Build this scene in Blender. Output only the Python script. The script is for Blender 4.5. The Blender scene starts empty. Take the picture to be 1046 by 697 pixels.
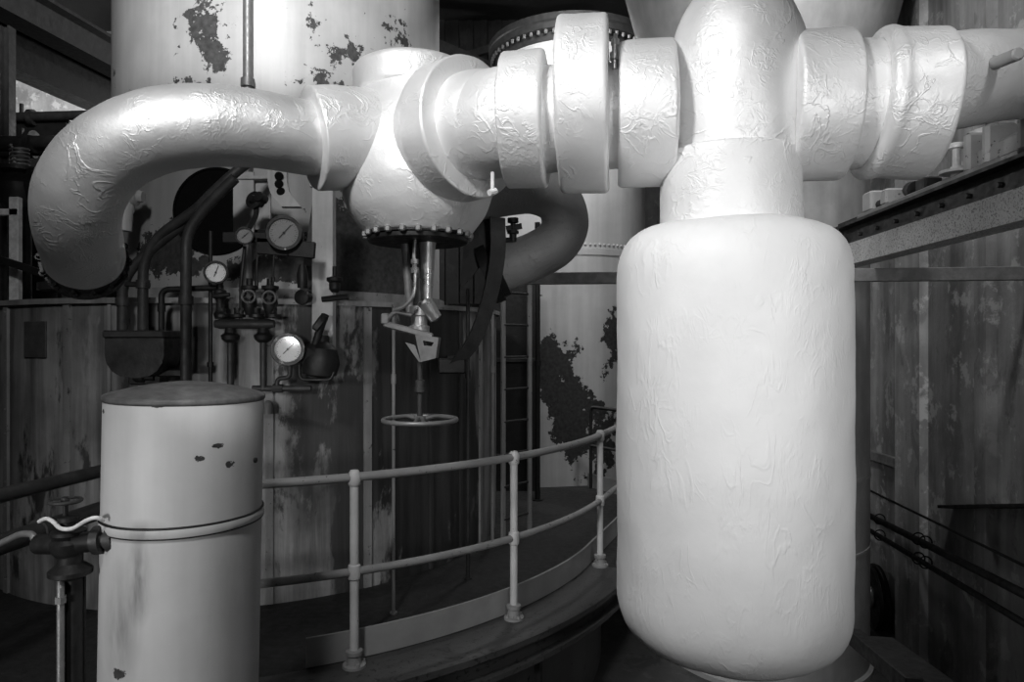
import bpy, math, random
from mathutils import Vector as V, Matrix, Quaternion, noise
random.seed(7)
SC = bpy.context.scene
COL = SC.collection
EYE = 1.72; F = 700.0
PI = math.pi

def P(px, py, Y):
    return V(((px-523)/F*Y, Y, EYE+(348.5-py)/F*Y))

# ------------------------------------------------------------------ mesh builder
def rc(pts, rad, k=5):
    """round the inner corners of a polyline"""
    pts = [V(p) for p in pts]
    out = [pts[0]]
    for i in range(1, len(pts)-1):
        a, b, c = pts[i-1], pts[i], pts[i+1]
        d1 = (a-b).length; d2 = (c-b).length
        r = min(rad, d1*.49, d2*.49)
        if r < 1e-5: out.append(b); continue
        p = b+(a-b)/d1*r; q = b+(c-b)/d2*r
        for j in range(k+1):
            t = j/k
            out.append(p*(1-t)**2+b*2*t*(1-t)+q*t*t)
    out.append(pts[-1])
    return out

def dens(pts, m):
    out = [pts[0]]
    for a, b in zip(pts, pts[1:]):
        n = max(1, int(math.ceil((b-a).length/m)))
        for j in range(1, n+1): out.append(a.lerp(b, j/n))
    return out

def catmull(pts, k):
    n = len(pts); out = []
    for i in range(n-1):
        p0 = pts[max(i-1, 0)]; p1 = pts[i]; p2 = pts[i+1]; p3 = pts[min(i+2, n-1)]
        for j in range(k):
            t = j/k
            out.append(.5*((2*p1)+(p2-p0)*t+(2*p0-5*p1+4*p2-p3)*t*t+(3*p1-p0-3*p2+p3)*t**3))
    out.append(pts[-1])
    return out

def basis(z):
    z = V(z).normalized()
    u = V((0, 0, 1)).cross(z)
    if u.length < 1e-4: u = V((1, 0, 0))
    u.normalize()
    return u, z.cross(u), z

class MB:
    def __init__(s): s.v = []; s.f = []
    def lathe(s, p0, axis, prof, n=48, cap=True, seg=None, rnd=0, wob=0):
        prof = [V((a, b, 0)) for a, b in prof]
        if rnd: prof = rc(prof, rnd)
        if seg: prof = dens(prof, seg)
        u, w, z = basis(axis); p0 = V(p0); b0 = len(s.v); m = len(prof)
        for p in prof:
            for i in range(n):
                a = 2*PI*i/n
                r = p.y
                s.v.append(p0+z*p.x+(u*math.cos(a)+w*math.sin(a))*r)
        for j in range(m-1):
            for i in range(n):
                i2 = (i+1) % n
                s.f.append((b0+j*n+i, b0+j*n+i2, b0+(j+1)*n+i2, b0+(j+1)*n+i))
        if cap:
            if prof[0].y > 1e-5: s.f.append(tuple(b0+i for i in reversed(range(n))))
            if prof[-1].y > 1e-5: s.f.append(tuple(b0+(m-1)*n+i for i in range(n)))
        return s
    def cyl(s, a, b, r, n=24, r2=None, bev=0):
        a = V(a); b = V(b); L = (b-a).length; r2 = r if r2 is None else r2
        if bev: return s.lathe(a, b-a, [(0, r-bev), (bev, r), (L-bev, r2), (L, r2-bev)], n)
        return s.lathe(a, b-a, [(0, r), (L, r2)], n)
    def tube(s, pts, r, n=20, k=0, cap=True):
        pts = [V(p) for p in pts]
        rs = list(r) if isinstance(r, (list, tuple)) else [r]*len(pts)
        if k:
            q = [V((*p,)) for p in pts]
            rr = [V((x, 0, 0)) for x in rs]
            pts = catmull(q, k); rs = [x.x for x in catmull(rr, k)]
        b0 = len(s.v); m = len(pts)
        T = []
        for i in range(m):
            T.append((pts[min(i+1, m-1)]-pts[max(i-1, 0)]).normalized())
        u, w, _ = basis(T[0])
        for i in range(m):
            if i:
                q = T[i-1].rotation_difference(T[i]); u = q @ u; w = q @ w
            for j in range(n):
                a = 2*PI*j/n
                s.v.append(pts[i]+(u*math.cos(a)+w*math.sin(a))*rs[i])
        for i in range(m-1):
            for j in range(n):
                j2 = (j+1) % n
                s.f.append((b0+i*n+j, b0+i*n+j2, b0+(i+1)*n+j2, b0+(i+1)*n+j))
        if cap:
            s.f.append(tuple(b0+i for i in reversed(range(n))))
            s.f.append(tuple(b0+(m-1)*n+i for i in range(n)))
        return s
    def bent(s, pts, rad, r, n=16, k=6): return s.tube(rc(pts, rad, k), r, n)
    def box(s, c, sx, sy, sz, X=(1, 0, 0), Z=(0, 0, 1), bev=0):
        """box with full sizes sx, sy, sz along X, Z x X, Z; optional chamfer"""
        c = V(c); X = V(X).normalized(); Z = V(Z); Z = (Z-X*Z.dot(X)).normalized(); Y = Z.cross(X)
        b0 = len(s.v)
        if not bev:
            for k in (-.5, .5):
                for i, j in ((-.5, -.5), (.5, -.5), (.5, .5), (-.5, .5)):
                    s.v.append(c+X*sx*i+Y*sy*j+Z*sz*k)
            for f in ((3, 2, 1, 0), (4, 5, 6, 7), (0, 1, 5, 4), (1, 2, 6, 5), (2, 3, 7, 6), (3, 0, 4, 7)):
                s.f.append(tuple(b0+i for i in f))
        else:
            b = min(bev, sx*.3, sy*.3, sz*.3)
            rings = []
            for (z, ins) in ((-sz/2, b), (-sz/2+b, 0), (sz/2-b, 0), (sz/2, b)):
                hx = sx/2-ins; hy = sy/2-ins; r = []
                for (i, j) in ((-hx+b, -hy), (hx-b, -hy), (hx, -hy+b), (hx, hy-b), (hx-b, hy), (-hx+b, hy), (-hx, hy-b), (-hx, -hy+b)):
                    r.append(len(s.v)); s.v.append(c+X*i+Y*j+Z*z)
                rings.append(r)
            s.f.append(tuple(reversed(rings[0]))); s.f.append(tuple(rings[-1]))
            for a, d in zip(rings, rings[1:]):
                for i in range(8):
                    j = (i+1) % 8; s.f.append((a[i], a[j], d[j], d[i]))
        return s
    def bar(s, a, b, w, h, up=(0, 0, 1), bev=0):
        """box beam from a to b: w sideways, h along up"""
        a = V(a); b = V(b)
        return s.box((a+b)/2, (b-a).length, w, h, b-a, up, bev)
    def torus(s, c, axis, R, r, n=48, m=12, a0=0, a1=2*PI):
        u, w, z = basis(axis); c = V(c)
        full = abs(a1-a0-2*PI) < 1e-4
        pts = [c+(u*math.cos(a0+(a1-a0)*i/n)+w*math.sin(a0+(a1-a0)*i/n))*R for i in range(n+(0 if full else 1))]
        if not full: return s.tube(pts, r, m)
        b0 = len(s.v)
        for i in range(n):
            a = 2*PI*i/n; d = u*math.cos(a)+w*math.sin(a)
            for j in range(m):
                t = 2*PI*j/m
                s.v.append(c+d*(R+r*math.cos(t))+z*r*math.sin(t))
        for i in range(n):
            for j in range(m):
                i2 = (i+1) % n; j2 = (j+1) % m
                s.f.append((b0+i*m+j, b0+i2*m+j, b0+i2*m+j2, b0+i*m+j2))
        return s
    def sweep(s, loop, c, a0, a1, n=96):
        """closed (r,z) loop swept round the vertical through c"""
        full = abs(a1-a0-2*PI) < 1e-4
        N = n if full else n+1; m = len(loop); b0 = len(s.v)
        for i in range(N):
            a = a0+(a1-a0)*i/n
            for r, z in loop: s.v.append(V((c[0]+r*math.cos(a), c[1]+r*math.sin(a), z)))
        for i in range(n):
            i2 = (i+1) % N
            for j in range(m):
                j2 = (j+1) % m
                s.f.append((b0+i*m+j, b0+i2*m+j, b0+i2*m+j2, b0+i*m+j2))
        if not full:
            s.f.append(tuple(b0+j for j in range(m)))
            s.f.append(tuple(b0+n*m+j for j in reversed(range(m))))
        return s
    def prism(s, poly, d):
        """planar polygon (3D points) extruded by vector d"""
        b0 = len(s.v); n = len(poly); d = V(d)
        s.v += [V(p) for p in poly]+[V(p)+d for p in poly]
        s.f.append(tuple(b0+i for i in reversed(range(n)))); s.f.append(tuple(b0+n+i for i in range(n)))
        for i in range(n):
            j = (i+1) % n; s.f.append((b0+i, b0+j, b0+n+j, b0+n+i))
        return s
    def strip(s, pts, side, w, t, nrm=None):
        """curved flat bar: path pts, width w along side vector, thickness t across"""
        pts = [V(p) for p in pts]; side = V(side).normalized(); b0 = len(s.v); m = len(pts)
        for i in range(m):
            tg = (pts[min(i+1, m-1)]-pts[max(i-1, 0)]).normalized(); nn = tg.cross(side).normalized()
            for a, b in ((-1, -1), (1, -1), (1, 1), (-1, 1)):
                s.v.append(pts[i]+side*w/2*a+nn*t/2*b)
        for i in range(m-1):
            for j in range(4):
                j2 = (j+1) % 4
                s.f.append((b0+i*4+j, b0+i*4+j2, b0+(i+1)*4+j2, b0+(i+1)*4+j))
        s.f.append((b0+3, b0+2, b0+1, b0)); e = b0+(m-1)*4; s.f.append((e, e+1, e+2, e+3))
        return s
    def mesh(s, name, mat, off=V((0, 0, 0)), ang=35, disp=None):
        me = bpy.data.meshes.new(name)
        me.from_pydata([tuple(v-off) for v in s.v], [], s.f)
        me.update()
        import bmesh
        bm = bmesh.new(); bm.from_mesh(me)
        bmesh.ops.remove_doubles(bm, verts=bm.verts, dist=1e-5)
        bmesh.ops.recalc_face_normals(bm, faces=bm.faces)
        if disp:
            bm.normal_update()
            for v in bm.verts:
                p = v.co+off; d = 0
                for amp, sc in disp: d += amp*noise.noise(p*sc)
                v.co += v.normal*d
        bm.to_mesh(me); bm.free()
        me.polygons.foreach_set('use_smooth', [True]*len(me.polygons))
        try: me.set_sharp_from_angle(angle=math.radians(ang))
        except Exception: pass
        me.materials.append(mat)
        return me

class Thing:
    def __init__(s, name, label, cat, loc, group=None):
        s.loc = V(loc)
        o = bpy.data.objects.new(name, None); COL.objects.link(o)
        o.location = s.loc; o.empty_display_size = .1
        o['label'] = label; o['category'] = cat
        if group: o['group'] = group
        s.o = o
    def part(s, name, mb, mat, parent=None, label=None, ang=35, disp=None, stuff=False):
        o = bpy.data.objects.new(name, mb.mesh(name, mat, s.loc, ang, disp)); COL.objects.link(o)
        o.parent = parent or s.o
        if label: o['label'] = label
        if stuff: o['kind'] = 'stuff'
        return o
    def rep(s, name, mb, mat, places, parent=None, label=None):
        """one mesh (built round the origin, axis z) repeated: places = (point, axis)"""
        me = mb.mesh(name, mat); out = []
        for p, ax in places:
            o = bpy.data.objects.new(name, me); COL.objects.link(o)
            o.parent = parent or s.o
            o.location = V(p)-s.loc
            o.rotation_mode = 'QUATERNION'; o.rotation_quaternion = V((0, 0, 1)).rotation_difference(V(ax).normalized())
            if label: o['label'] = label
            out.append(o)
        return out

def single(name, label, cat, mb, mat, loc, group=None, ang=35, disp=None):
    loc = V(loc)
    o = bpy.data.objects.new(name, mb.mesh(name, mat, loc, ang, disp)); COL.objects.link(o)
    o.location = loc; o['label'] = label; o['category'] = cat
    if group: o['group'] = group
    return o

def struct(name, mb, mat, ang=35):
    o = bpy.data.objects.new(name, mb.mesh(name, mat, V((0, 0, 0)), ang)); COL.objects.link(o)
    o['kind'] = 'structure'
    return o

def hexb(r, h):
    b = MB(); b.lathe((0, 0, 0), (0, 0, 1), [(0, r), (h*.82, r), (h, r*.82)], 6); return b
def stud(r, h):
    b = MB(); b.lathe((0, 0, 0), (0, 0, 1), [(0, r*1.1), (h*.5, r*1.1), (h*.52, r*.62), (h, r*.55)], 8); return b
def rivet(r):
    b = MB(); b.lathe((0, 0, -r*.2), (0, 0, 1), [(0, r), (r*.45, r*.9), (r*.8, r*.5), (r*.9, 0.0001)], 8); return b

# ------------------------------------------------------------------ materials
class N:
    def __init__(s, name):
        m = bpy.data.materials.new(name); m.use_nodes = True
        s.m = m; s.t = m.node_tree; s.b = s.t.nodes['Principled BSDF']
        s.pos = s.t.nodes.new('ShaderNodeNewGeometry').outputs['Position']
    def n(s, typ, **k):
        x = s.t.nodes.new(typ)
        for a, b in k.items(): setattr(x, a, b)
        return x
    def link(s, a, b): s.t.links.new(a, b)
    def inp(s, sock, v):
        if isinstance(v, bpy.types.NodeSocket): s.link(v, sock)
        else: sock.default_value = v
    def math(s, op, a, b=0.0, c=0.0, clamp=False):
        x = s.n('ShaderNodeMath', operation=op, use_clamp=clamp)
        s.inp(x.inputs[0], a); s.inp(x.inputs[1], b); s.inp(x.inputs[2], c)
        return x.outputs[0]
    def noise(s, scale, detail=4, rough=.55, dist=0, stretch=None):
        v = s.pos
        if stretch:
            mp = s.n('ShaderNodeMapping'); mp.inputs['Scale'].default_value = stretch
            s.link(v, mp.inputs['Vector']); v = mp.outputs['Vector']
        x = s.n('ShaderNodeTexNoise'); s.link(v, x.inputs['Vector'])
        x.inputs['Scale'].default_value = scale; x.inputs['Detail'].default_value = detail
        x.inputs['Roughness'].default_value = rough; x.inputs['Distortion'].default_value = dist
        return x.outputs['Fac']
    def rng(s, v, a, b, c=0.0, d=1.0, smooth=False):
        x = s.n('ShaderNodeMapRange'); x.clamp = True
        if smooth: x.interpolation_type = 'SMOOTHSTEP'
        s.link(v, x.inputs[0])
        for i, q in enumerate((a, b, c, d)): s.inp(x.inputs[1+i], q)
        return x.outputs[0]
    def mix(s, f, a, b):
        x = s.n('ShaderNodeMix', data_type='FLOAT')
        s.inp(x.inputs[0], f); s.inp(x.inputs[2], a); s.inp(x.inputs[3], b)
        return x.outputs[0]
    def spot(s, p, rad):
        """soft blob round a world point: 1 in the middle, 0 outside"""
        x = s.n('ShaderNodeVectorMath', operation='SUBTRACT'); s.link(s.pos, x.inputs[0]); x.inputs[1].default_value = p
        y = s.n('ShaderNodeVectorMath', operation='DIVIDE'); s.link(x.outputs[0], y.inputs[0])
        y.inputs[1].default_value = rad if isinstance(rad, (tuple, list)) else (rad,)*3
        z = s.n('ShaderNodeVectorMath', operation='LENGTH'); s.link(y.outputs[0], z.inputs[0])
        return s.rng(z.outputs['Value'], 0, 1, 1, 0)
    def out(s, val, rough=.5, metal=0.0, bump=None, bs=.5, bd=.01, spec=.5):
        c = s.n('ShaderNodeCombineColor'); 
        for i in range(3): s.inp(c.inputs[i], val)
        s.link(c.outputs[0], s.b.inputs['Base Color'])
        s.inp(s.b.inputs['Roughness'], rough); s.inp(s.b.inputs['Metallic'], metal)
        s.inp(s.b.inputs['Specular IOR Level'], spec)
        if bump is not None:
            x = s.n('ShaderNodeBump'); x.inputs['Strength'].default_value = bs; x.inputs['Distance'].default_value = bd
            s.link(bump, x.inputs['Height']); s.link(x.outputs[0], s.b.inputs['Normal'])
        return s.m

def plaster(name, c, rough, amt=1.0, metal=0.0, stretch=None):
    k = N(name)
    def creases(sc, wd, msk, lo):
        a = k.noise(sc, 4, .5, 1.0, stretch)
        rd = k.rng(k.math('ABSOLUTE', k.math('SUBTRACT', a, .5)), 0, wd, 1, 0, True)
        return k.math('MULTIPLY', rd, k.rng(k.noise(msk, 3), lo, lo+.12))
    h = k.math('MULTIPLY', creases(5.5, .03, 3.6, .53), .65*amt)
    h = k.math('ADD', h, k.math('MULTIPLY', creases(12, .05, 5.5, .50), .5*amt))
    h = k.math('ADD', h, k.math('MULTIPLY', creases(22, .08, 7.0, .48), .3*amt))
    h = k.math('ADD', h, k.math('MULTIPLY', k.noise(45, 5, .6), .35*amt))
    h = k.math('ADD', h, k.math('MULTIPLY', k.noise(6, 2), 1.0*amt))
    dirt = k.rng(k.noise(3.2, 6, .6), .35, .75, .92, 1.03)
    return k.out(k.math('MULTIPLY', dirt, c), k.rng(k.noise(9, 4), .3, .7, rough-.06, rough+.08), metal, h, .55, .012)

def iron(name, c, rough=.5, metal=0.0, rust=1.6, spec=.5):
    k = N(name)
    f = k.rng(k.noise(14, 6, .65), .4, .7)
    return k.out(k.mix(f, c, c*rust), k.rng(k.noise(20, 4), .3, .7, rough-.1, rough+.15), metal, k.noise(60, 4), .25, .004, spec)

def chipped(name, c, dark, thr=.62, sc=22, rough=.5, streak=0.0):
    """paint with chips and scratches down to darker metal"""
    k = N(name)
    f = k.rng(k.noise(sc, 6, .7), thr, thr+.03)
    v = k.math('MULTIPLY', k.rng(k.noise(5, 5, .6), .3, .7, .82, 1.1), c)
    if streak: v = k.math('MULTIPLY', v, k.rng(k.noise(9, 4, .6, 0, (1, 1, .08)), .35, .7, 1-streak, 1.08))
    return k.out(k.mix(f, v, dark), rough, 0, k.math('SUBTRACT', k.noise(40, 3), k.math('MULTIPLY', f, 2)), .3, .003)

def peeling(name, c, dark, spots, rough=.5, thr=.66, sc=6, streak=.15, stains=()):
    """pale tank paint with flaked patches; spots = (point, radius, strength)"""
    k = N(name)
    a = k.noise(sc, 8, .68)
    for p, r, st in spots:
        a = k.math('ADD', a, k.math('MULTIPLY', k.spot(p, r), st))
    f = k.rng(a, thr, thr+.012)
    v = k.math('MULTIPLY', k.rng(k.noise(2.2, 5, .6), .3, .7, .86, 1.08), c)
    v = k.math('MULTIPLY', v, k.rng(k.noise(7, 4, .6, 0, (1, 1, .06)), .35, .7, 1-streak, 1.05))
    for p, rr, st in stains:
        v = k.math('MULTIPLY', v, k.math('SUBTRACT', 1.0, k.math('MULTIPLY', k.math('MULTIPLY', k.spot(p, rr), k.rng(k.noise(14, 4, .6, 0, (1, 1, .2)), .3, .6)), st)))
    d = k.math('MULTIPLY', k.rng(k.noise(25, 4), .3, .7, .6, 1.6), dark)
    return k.out(k.mix(f, v, d), k.mix(f, rough, .8), 0, k.math('SUBTRACT', k.math('MULTIPLY', k.noise(30, 3), .3), f), .4, .004)

M = {}
M['white'] = plaster('white painted lagging', .86, .54, .45, .42)
M['silver'] = plaster('pale painted pipe lagging', .78, .52, .42, .65)
M['drum'] = plaster('white painted drum lagging', .84, .6, .28, 0, (1, 1, .4))
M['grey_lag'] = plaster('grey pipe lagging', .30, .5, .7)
M['neck'] = plaster('matt white lagging', .82, .5, .6, .1)
M['iron'] = iron('black iron', .010, .5, 0, 1.6, .35)
M['iron_mid'] = iron('dark grey iron', .024, .5, 0, 1.8, .4)
M['steel'] = iron('worn bright steel', .42, .32, .8, 1.3)
M['dull'] = iron('dull steel', .17, .45, .4, 1.4)
M['nut'] = iron('pale painted bolt', .55, .4)
M['brass'] = iron('dull gauge rim', .014, .35, .4)
M['rail'] = chipped('worn grey rail paint', .30, .06, .62, 26)
M['railpost'] = chipped('pale grey rail post paint', .66, .07, .66, 30)
M['darkrail'] = iron('dark rail paint', .03, .42)
M['toe'] = chipped('pale kick plate paint', .36, .10, .7, 14)
M['deck'] = iron('dark deck paint', .02, .6, 0, 1.7, .35)
M['edge'] = chipped('worn deck edge', .06, .02, .57, 30)
M['face'] = iron('white gauge dial', .78, .4, 0, 1.0)
M['face_grey'] = iron('aged gauge dial', .24, .4, 0, 1.15)
M['ink'] = iron('black gauge print', .01, .5)
M['column'] = chipped('grey column paint', .55, .14, .68, 30, .5, .25)
M['beam'] = iron('dark beam paint', .05, .55)
M['plate'] = chipped('speckled grey beam plate', .62, .2, .54, 90)
M['ladder'] = chipped('grey ladder paint', .34, .06, .62, 30)
M['cross'] = iron('grey cross bar', .17, .45)
M['black'] = iron('hole black', .006, .9, 0, 1.2, .1)  # flat black standing in for the darkness inside holes

def glass():
    m = bpy.data.materials.new('gauge glass'); m.use_nodes = True; t = m.node_tree; t.nodes.clear()
    o = t.nodes.new('ShaderNodeOutputMaterial'); mx = t.nodes.new('ShaderNodeMixShader'); a = t.nodes.new('ShaderNodeBsdfTransparent')
    g = t.nodes.new('ShaderNodeBsdfGlossy'); g.inputs['Roughness'].default_value = .05
    mx.inputs[0].default_value = .06
    t.links.new(a.outputs[0], mx.inputs[1]); t.links.new(g.outputs[0], mx.inputs[2]); t.links.new(mx.outputs[0], o.inputs[0])
    return m
M['glass'] = glass()

# ------------------------------------------------------------------ setting
FLOOR = -1.0
C0 = V((-2.3, 6.5, 0))                # axis of the big panelled tank
RT = 2.15                             # its radius
RR = 3.23                             # rail radius
def wall_x(y): return 2.51+.167*y
def concrete(name, c, st, stains=True):
    k = N(name)
    v = k.math('MULTIPLY', k.rng(k.noise(1.3, 6, .62), .3, .7, .55, 1.25), c)
    v = k.math('MULTIPLY', v, k.rng(k.noise(3.5, 5, .6, 0, (1, 1, .10)), .35, .68, 1-st, 1.15))
    f = k.rng(k.noise(4, 8, .7), .55, .60)
    v = k.mix(k.math('MULTIPLY', f, .5), v, c*1.6)
    g = k.rng(k.noise(3.3, 8, .7, .4, (1, 1, .5)), .56, .60)
    v = k.mix(k.math('MULTIPLY', g, .6), v, c*.35)
    return k.out(v, .75, 0, k.noise(25, 6, .65), .35, .01)
M['wall'] = concrete('stained concrete', .36, .55)
M['wall_pale'] = concrete('pale concrete', .34, .25)
M['wall_dark'] = concrete('dark sheet wall', .035, .4)
M['floor'] = concrete('dark floor', .05, .1)
M['ceil'] = concrete('dark ceiling', .012, .1)

b = MB(); b.box((0, 5, FLOOR-.1), 20, 18, .2); struct('floor', b, M['floor'])
b = MB(); b.box((0, 5, 7.7), 20, 18, .2); struct('ceiling', b, M['ceil'])
b = MB(); b.box((-9.6, 5, 3.3), .2, 18, 8.6); struct('wall_left', b, M['wall_pale'])
b = MB(); b.box((0, 13.1, 3.3), 20, .2, 8.6)
struct('wall_back', b, M['wall_pale'])
# right wall, running away from the viewer, with pilasters
d = V((.167, 1, 0)).normalized()
y0, y1 = 0.5, 13.0
a0 = V((wall_x(y0)+.1, y0, 0)); a1 = V((wall_x(y1)+.1, y1, 0))
b = MB(); b.bar(a0+V((0, 0, 3.3)), a1+V((0, 0, 3.3)), .2, 8.6)
wr = struct('wall_right', b, M['wall'])
M['pil'] = concrete('flaking pale concrete', .60, .45)
for i, (yy, w, mt) in enumerate(((5.96, .53, 'pil'), (4.72, .16, 'wall'), (8.8, .4, 'wall'))):
    c = V((wall_x(yy)-.02, yy, 3.3)); b = MB(); b.bar(c-d*w/2, c+d*w/2, .10, 8.6)
    struct('trim_%d' % (i+1), b, M[mt])
# dark ribbed sheet partition seen between the two rear tanks
b = MB(); 
xs = [-1.95+.13*i for i in range(24)]
for i, x in enumerate(xs): b.box((x, 12.6-(.03 if i % 2 else 0), 5.0), .128, .06, 5.2)
struct('trim_4', b, M['wall_dark'])

# ------------------------------------------------------------------ big panelled tank with its upper drum
def tank_ang(px):
    """angle round C0 where the line of sight through column px first meets radius RT"""
    dd = V(((px-523)/F, 1, 0)).normalized(); t = dd.dot(C0); q = RT*RT-(C0.length_squared-t*t)
    p = dd*(t-math.sqrt(max(q, 0)))
    return math.atan2(p.y-C0.y, p.x-C0.x), p
k = N('stained panelling with painted shade')
v = k.math('MULTIPLY', k.rng(k.noise(1.6, 6, .62), .32, .68, .55, 1.35), .23)
v = k.math('MULTIPLY', v, k.rng(k.noise(5.5, 6, .65, .3, (1, 1, .07)), .38, .66, .35, 1.35))
big = k.rng(k.math('ADD', k.noise(2.4, 8, .66, .2, (1, 1, .35)), k.math('ADD', k.math('MULTIPLY', k.spot(P(335, 470, 4.4), (.38, .6, 1.1)), .16), k.math('MULTIPLY', k.spot(P(455, 430, 4.9), (.85, 1.2, 2.2)), .42))), .56, .60)  # first spot is staining; the wide one paints shade on the right flank
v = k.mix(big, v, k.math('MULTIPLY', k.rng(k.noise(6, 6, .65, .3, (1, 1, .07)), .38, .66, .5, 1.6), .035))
pale = k.rng(k.math('ADD', k.noise(3.0, 7, .65, 0, (1, 1, .3)), k.math('MULTIPLY', k.spot(P(285, 470, 4.4), (.28, .6, .95)), .22)), .60, .66)
v = k.mix(k.math('MULTIPLY', k.math('SUBTRACT', 1.0, big), k.math('MULTIPLY', pale, .8)), v, .32)
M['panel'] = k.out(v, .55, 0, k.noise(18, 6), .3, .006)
M['batten'] = chipped('grey tank batten', .30, .05, .62, 24, .5, .4)
t = Thing('panelled_tank', 'wide round tank with dark stained vertical panels and batten strips behind the handrail', 'tank', (C0.x, C0.y, 0))
b = MB(); b.lathe((C0.x, C0.y, -.0), (0, 0, 1), [(0, RT), (1.97, RT), (1.97, 1.0)], 160, cap=False)
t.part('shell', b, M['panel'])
b = MB(); b.sweep([(RT-.05, 1.96), (RT+.035, 1.96), (RT+.035, 1.995), (RT-.05, 1.995)], C0, 0, 2*PI, 160)
b.sweep([(RT-.55, 1.99), (RT-.50, 1.99), (RT-.50, 2.10), (RT-.55, 2.10)], C0, 0, 2*PI, 120)
t.part('top_rim', b, M['batten'])
for px, w in ((8, .055), (70, .055), (113, .02), (275, .05), (375, .055), (400, .018), (440, .03), (470, .03), (490, .05)):
    a, p = tank_ang(px); er = V((math.cos(a), math.sin(a), 0)); et = V((-er.y, er.x, 0))
    b = MB(); c = V((C0.x, C0.y, .98))+er*(RT+.004)
    b.box(c, .028, w, 1.95, er)
    if w > .045:
        for zz in [.1+.165*i for i in range(12)]:
            b.lathe(V((C0.x, C0.y, zz))+er*(RT+.017), er, [(0, .008), (.004, .006)], 8)
    t.part('batten', b, M['batten'] if w > .045 else M['panel'])
a, p = tank_ang(37); er = V((math.cos(a), math.sin(a), 0))
b = MB(); b.box(V((p.x, p.y, EYE+(348.5-347)/F*p.y))+er*.006, .012, .22, .24, er, bev=.003)
t.part('cover_plate', b, iron('dark rusted plate', .05, .7), label='dark square plate')
# upper drum
spots = [(P(208, 25, 5.1), (.30, .9, .40), .33), (P(222, 62, 5.1), (.14, .9, .25), .26), (P(360, 50, 5.3), (.36, .9, .22), .28), (P(322, 28, 5.3), (.13, .8, .25), .26),
         (P(405, 20, 5.5), (.2, .9, .25), .28), (P(295, 8, 5.2), (.12, .8, .1), .20), (P(190, 87, 5.1), (.26, .8, .10), .30), (P(320, 78, 5.2), (.35, .8, .16), .2), (P(118, 80, 5.6), (.06, .9, .3), .14), (P(165, 255, 5.1), (.42, .9, .30), .55), (P(290, 275, 5.1), (.9, .9, .14), .5), (P(415, 240, 5.2), (.85, 1.2, .75), .95), (P(350, 265, 5.1), (.5, .9, .35), .6)]  # last two patches paint the unlit lower right side, not flaking
C1 = V((-2.153, 6.55, 0))
M['tank1'] = peeling('pale flaked tank paint with painted shade', .46, .045, spots, .45, .68, 9)
t = Thing('upper_tank', 'tall pale cylinder with flaking dark paint patches rising behind the curved silver pipe', 'tank', (C1.x, C1.y, 1.97))
R1 = 1.45
b = MB(); b.lathe((C1.x, C1.y, 1.97), (0, 0, 1), [(0, R1), (5.2, R1)], 128)
sh = t.part('shell', b, M['tank1'])
# manhole in its flank
dd = V(((222-523)/F, 1, 0)).normalized(); tt = dd.dot(C1); pm = dd*(tt-math.sqrt(R1*R1-(C1.length_squared-tt*tt)))
er = (pm-C1); er.z = 0; er.normalize(); pm.z = EYE+(348.5-216)/F*pm.y
b = MB(); b.lathe(pm-er*.06, er, [(0, .0001), (0, .325), (.085, .325), (.085, .31), (.07, .31), (.07, .0001)], 56)  # black disc paints the dark inside of the opening
t.part('manhole', b, M['black'], label='round black manhole opening')
a = math.atan2(P(252, 0, 5.1).y-C1.y, P(252, 0, 5.1).x-C1.x); 
dd = V(((253-523)/F, 1, 0)).normalized(); tt = dd.dot(C1); pc = dd*(tt-math.sqrt((R1+.04)**2-(C1.length_squared-tt*tt)))
b = MB(); b.cyl(V((pc.x, pc.y, 2.05)), V((pc.x, pc.y, 7.1)), .034, 16)
b.cyl(V((pc.x, pc.y, 3.60)), V((pc.x, pc.y, 3.66)), .05, 16)
t.part('conduit', b, M['dull'])

# ------------------------------------------------------------------ platform round the tank
def arcp(deg, r, z=0): a = math.radians(deg); return V((C0.x+r*math.cos(a), C0.y+r*math.sin(a), z))
A1, A2, A3 = -63.0, -44.3, -23.0
tg = V((math.sin(math.radians(23)), math.cos(math.radians(23)), 0))
t = Thing('platform', 'dark curved steel walkway with pale kick plate around the panelled tank', 'walkway', (C0.x, C0.y-RR, FLOOR))
RO = 3.46
s0, s1 = math.radians(-152), math.radians(A3)
b = MB(); b.sweep([(RT-.02, -.06), (3.158, -.06), (3.158, 0), (RT-.02, 0)], C0, s0, s1, 120)
E = arcp(A3, RO-.05)+tg*1.5
ring = [arcp(A3, RT-.02), arcp(A3, RO-.05), E, V((1.32, 7.55, 0)), V((.92, 8.15, 0)), arcp(40, RT-.02), arcp(20, RT-.02), arcp(0, RT-.02), arcp(-12, RT-.02)]
b.prism([p-V((0, 0, .06)) for p in ring], (0, 0, .06))
t.part('deck_plate', b, M['deck'])
b = MB(); b.sweep([(3.13, 0), (3.145, 0), (3.145, .155), (3.13, .155)], C0, math.radians(-67.2), s1, 90)
b.bar(arcp(A3, 3.137, .0775), arcp(A3, 3.137, .0775)+tg*1.5, .015, .155)
t.part('kick_plate', b, M['toe'], label='pale painted kick plate')
b = MB(); b.bar(V((1.30, 7.50, .08)), V((.90, 8.10, .08)), .015, .16); t.part('kick_plate', b, M['toe'])
b = MB(); b.sweep([(3.16, 0), (RO, 0), (RO+.015, -.01), (RO+.015, -.045), (RO, -.055), (3.40, -.055), (3.40, -.16), (RO, -.16), (RO, -.19), (3.25, -.19), (3.25, -.03), (3.16, -.03)], C0, s0, s1, 120)
t.part('edge_channel', b, M['edge'], label='worn dark channel along the walkway edge', disp=[(.004, 9)])
k = peeling('dark flaking skirt paint', .085, .02, [(P(630, 680, 4.5), (.3, .8, .3), .15)], .6, .64, 6)
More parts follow.
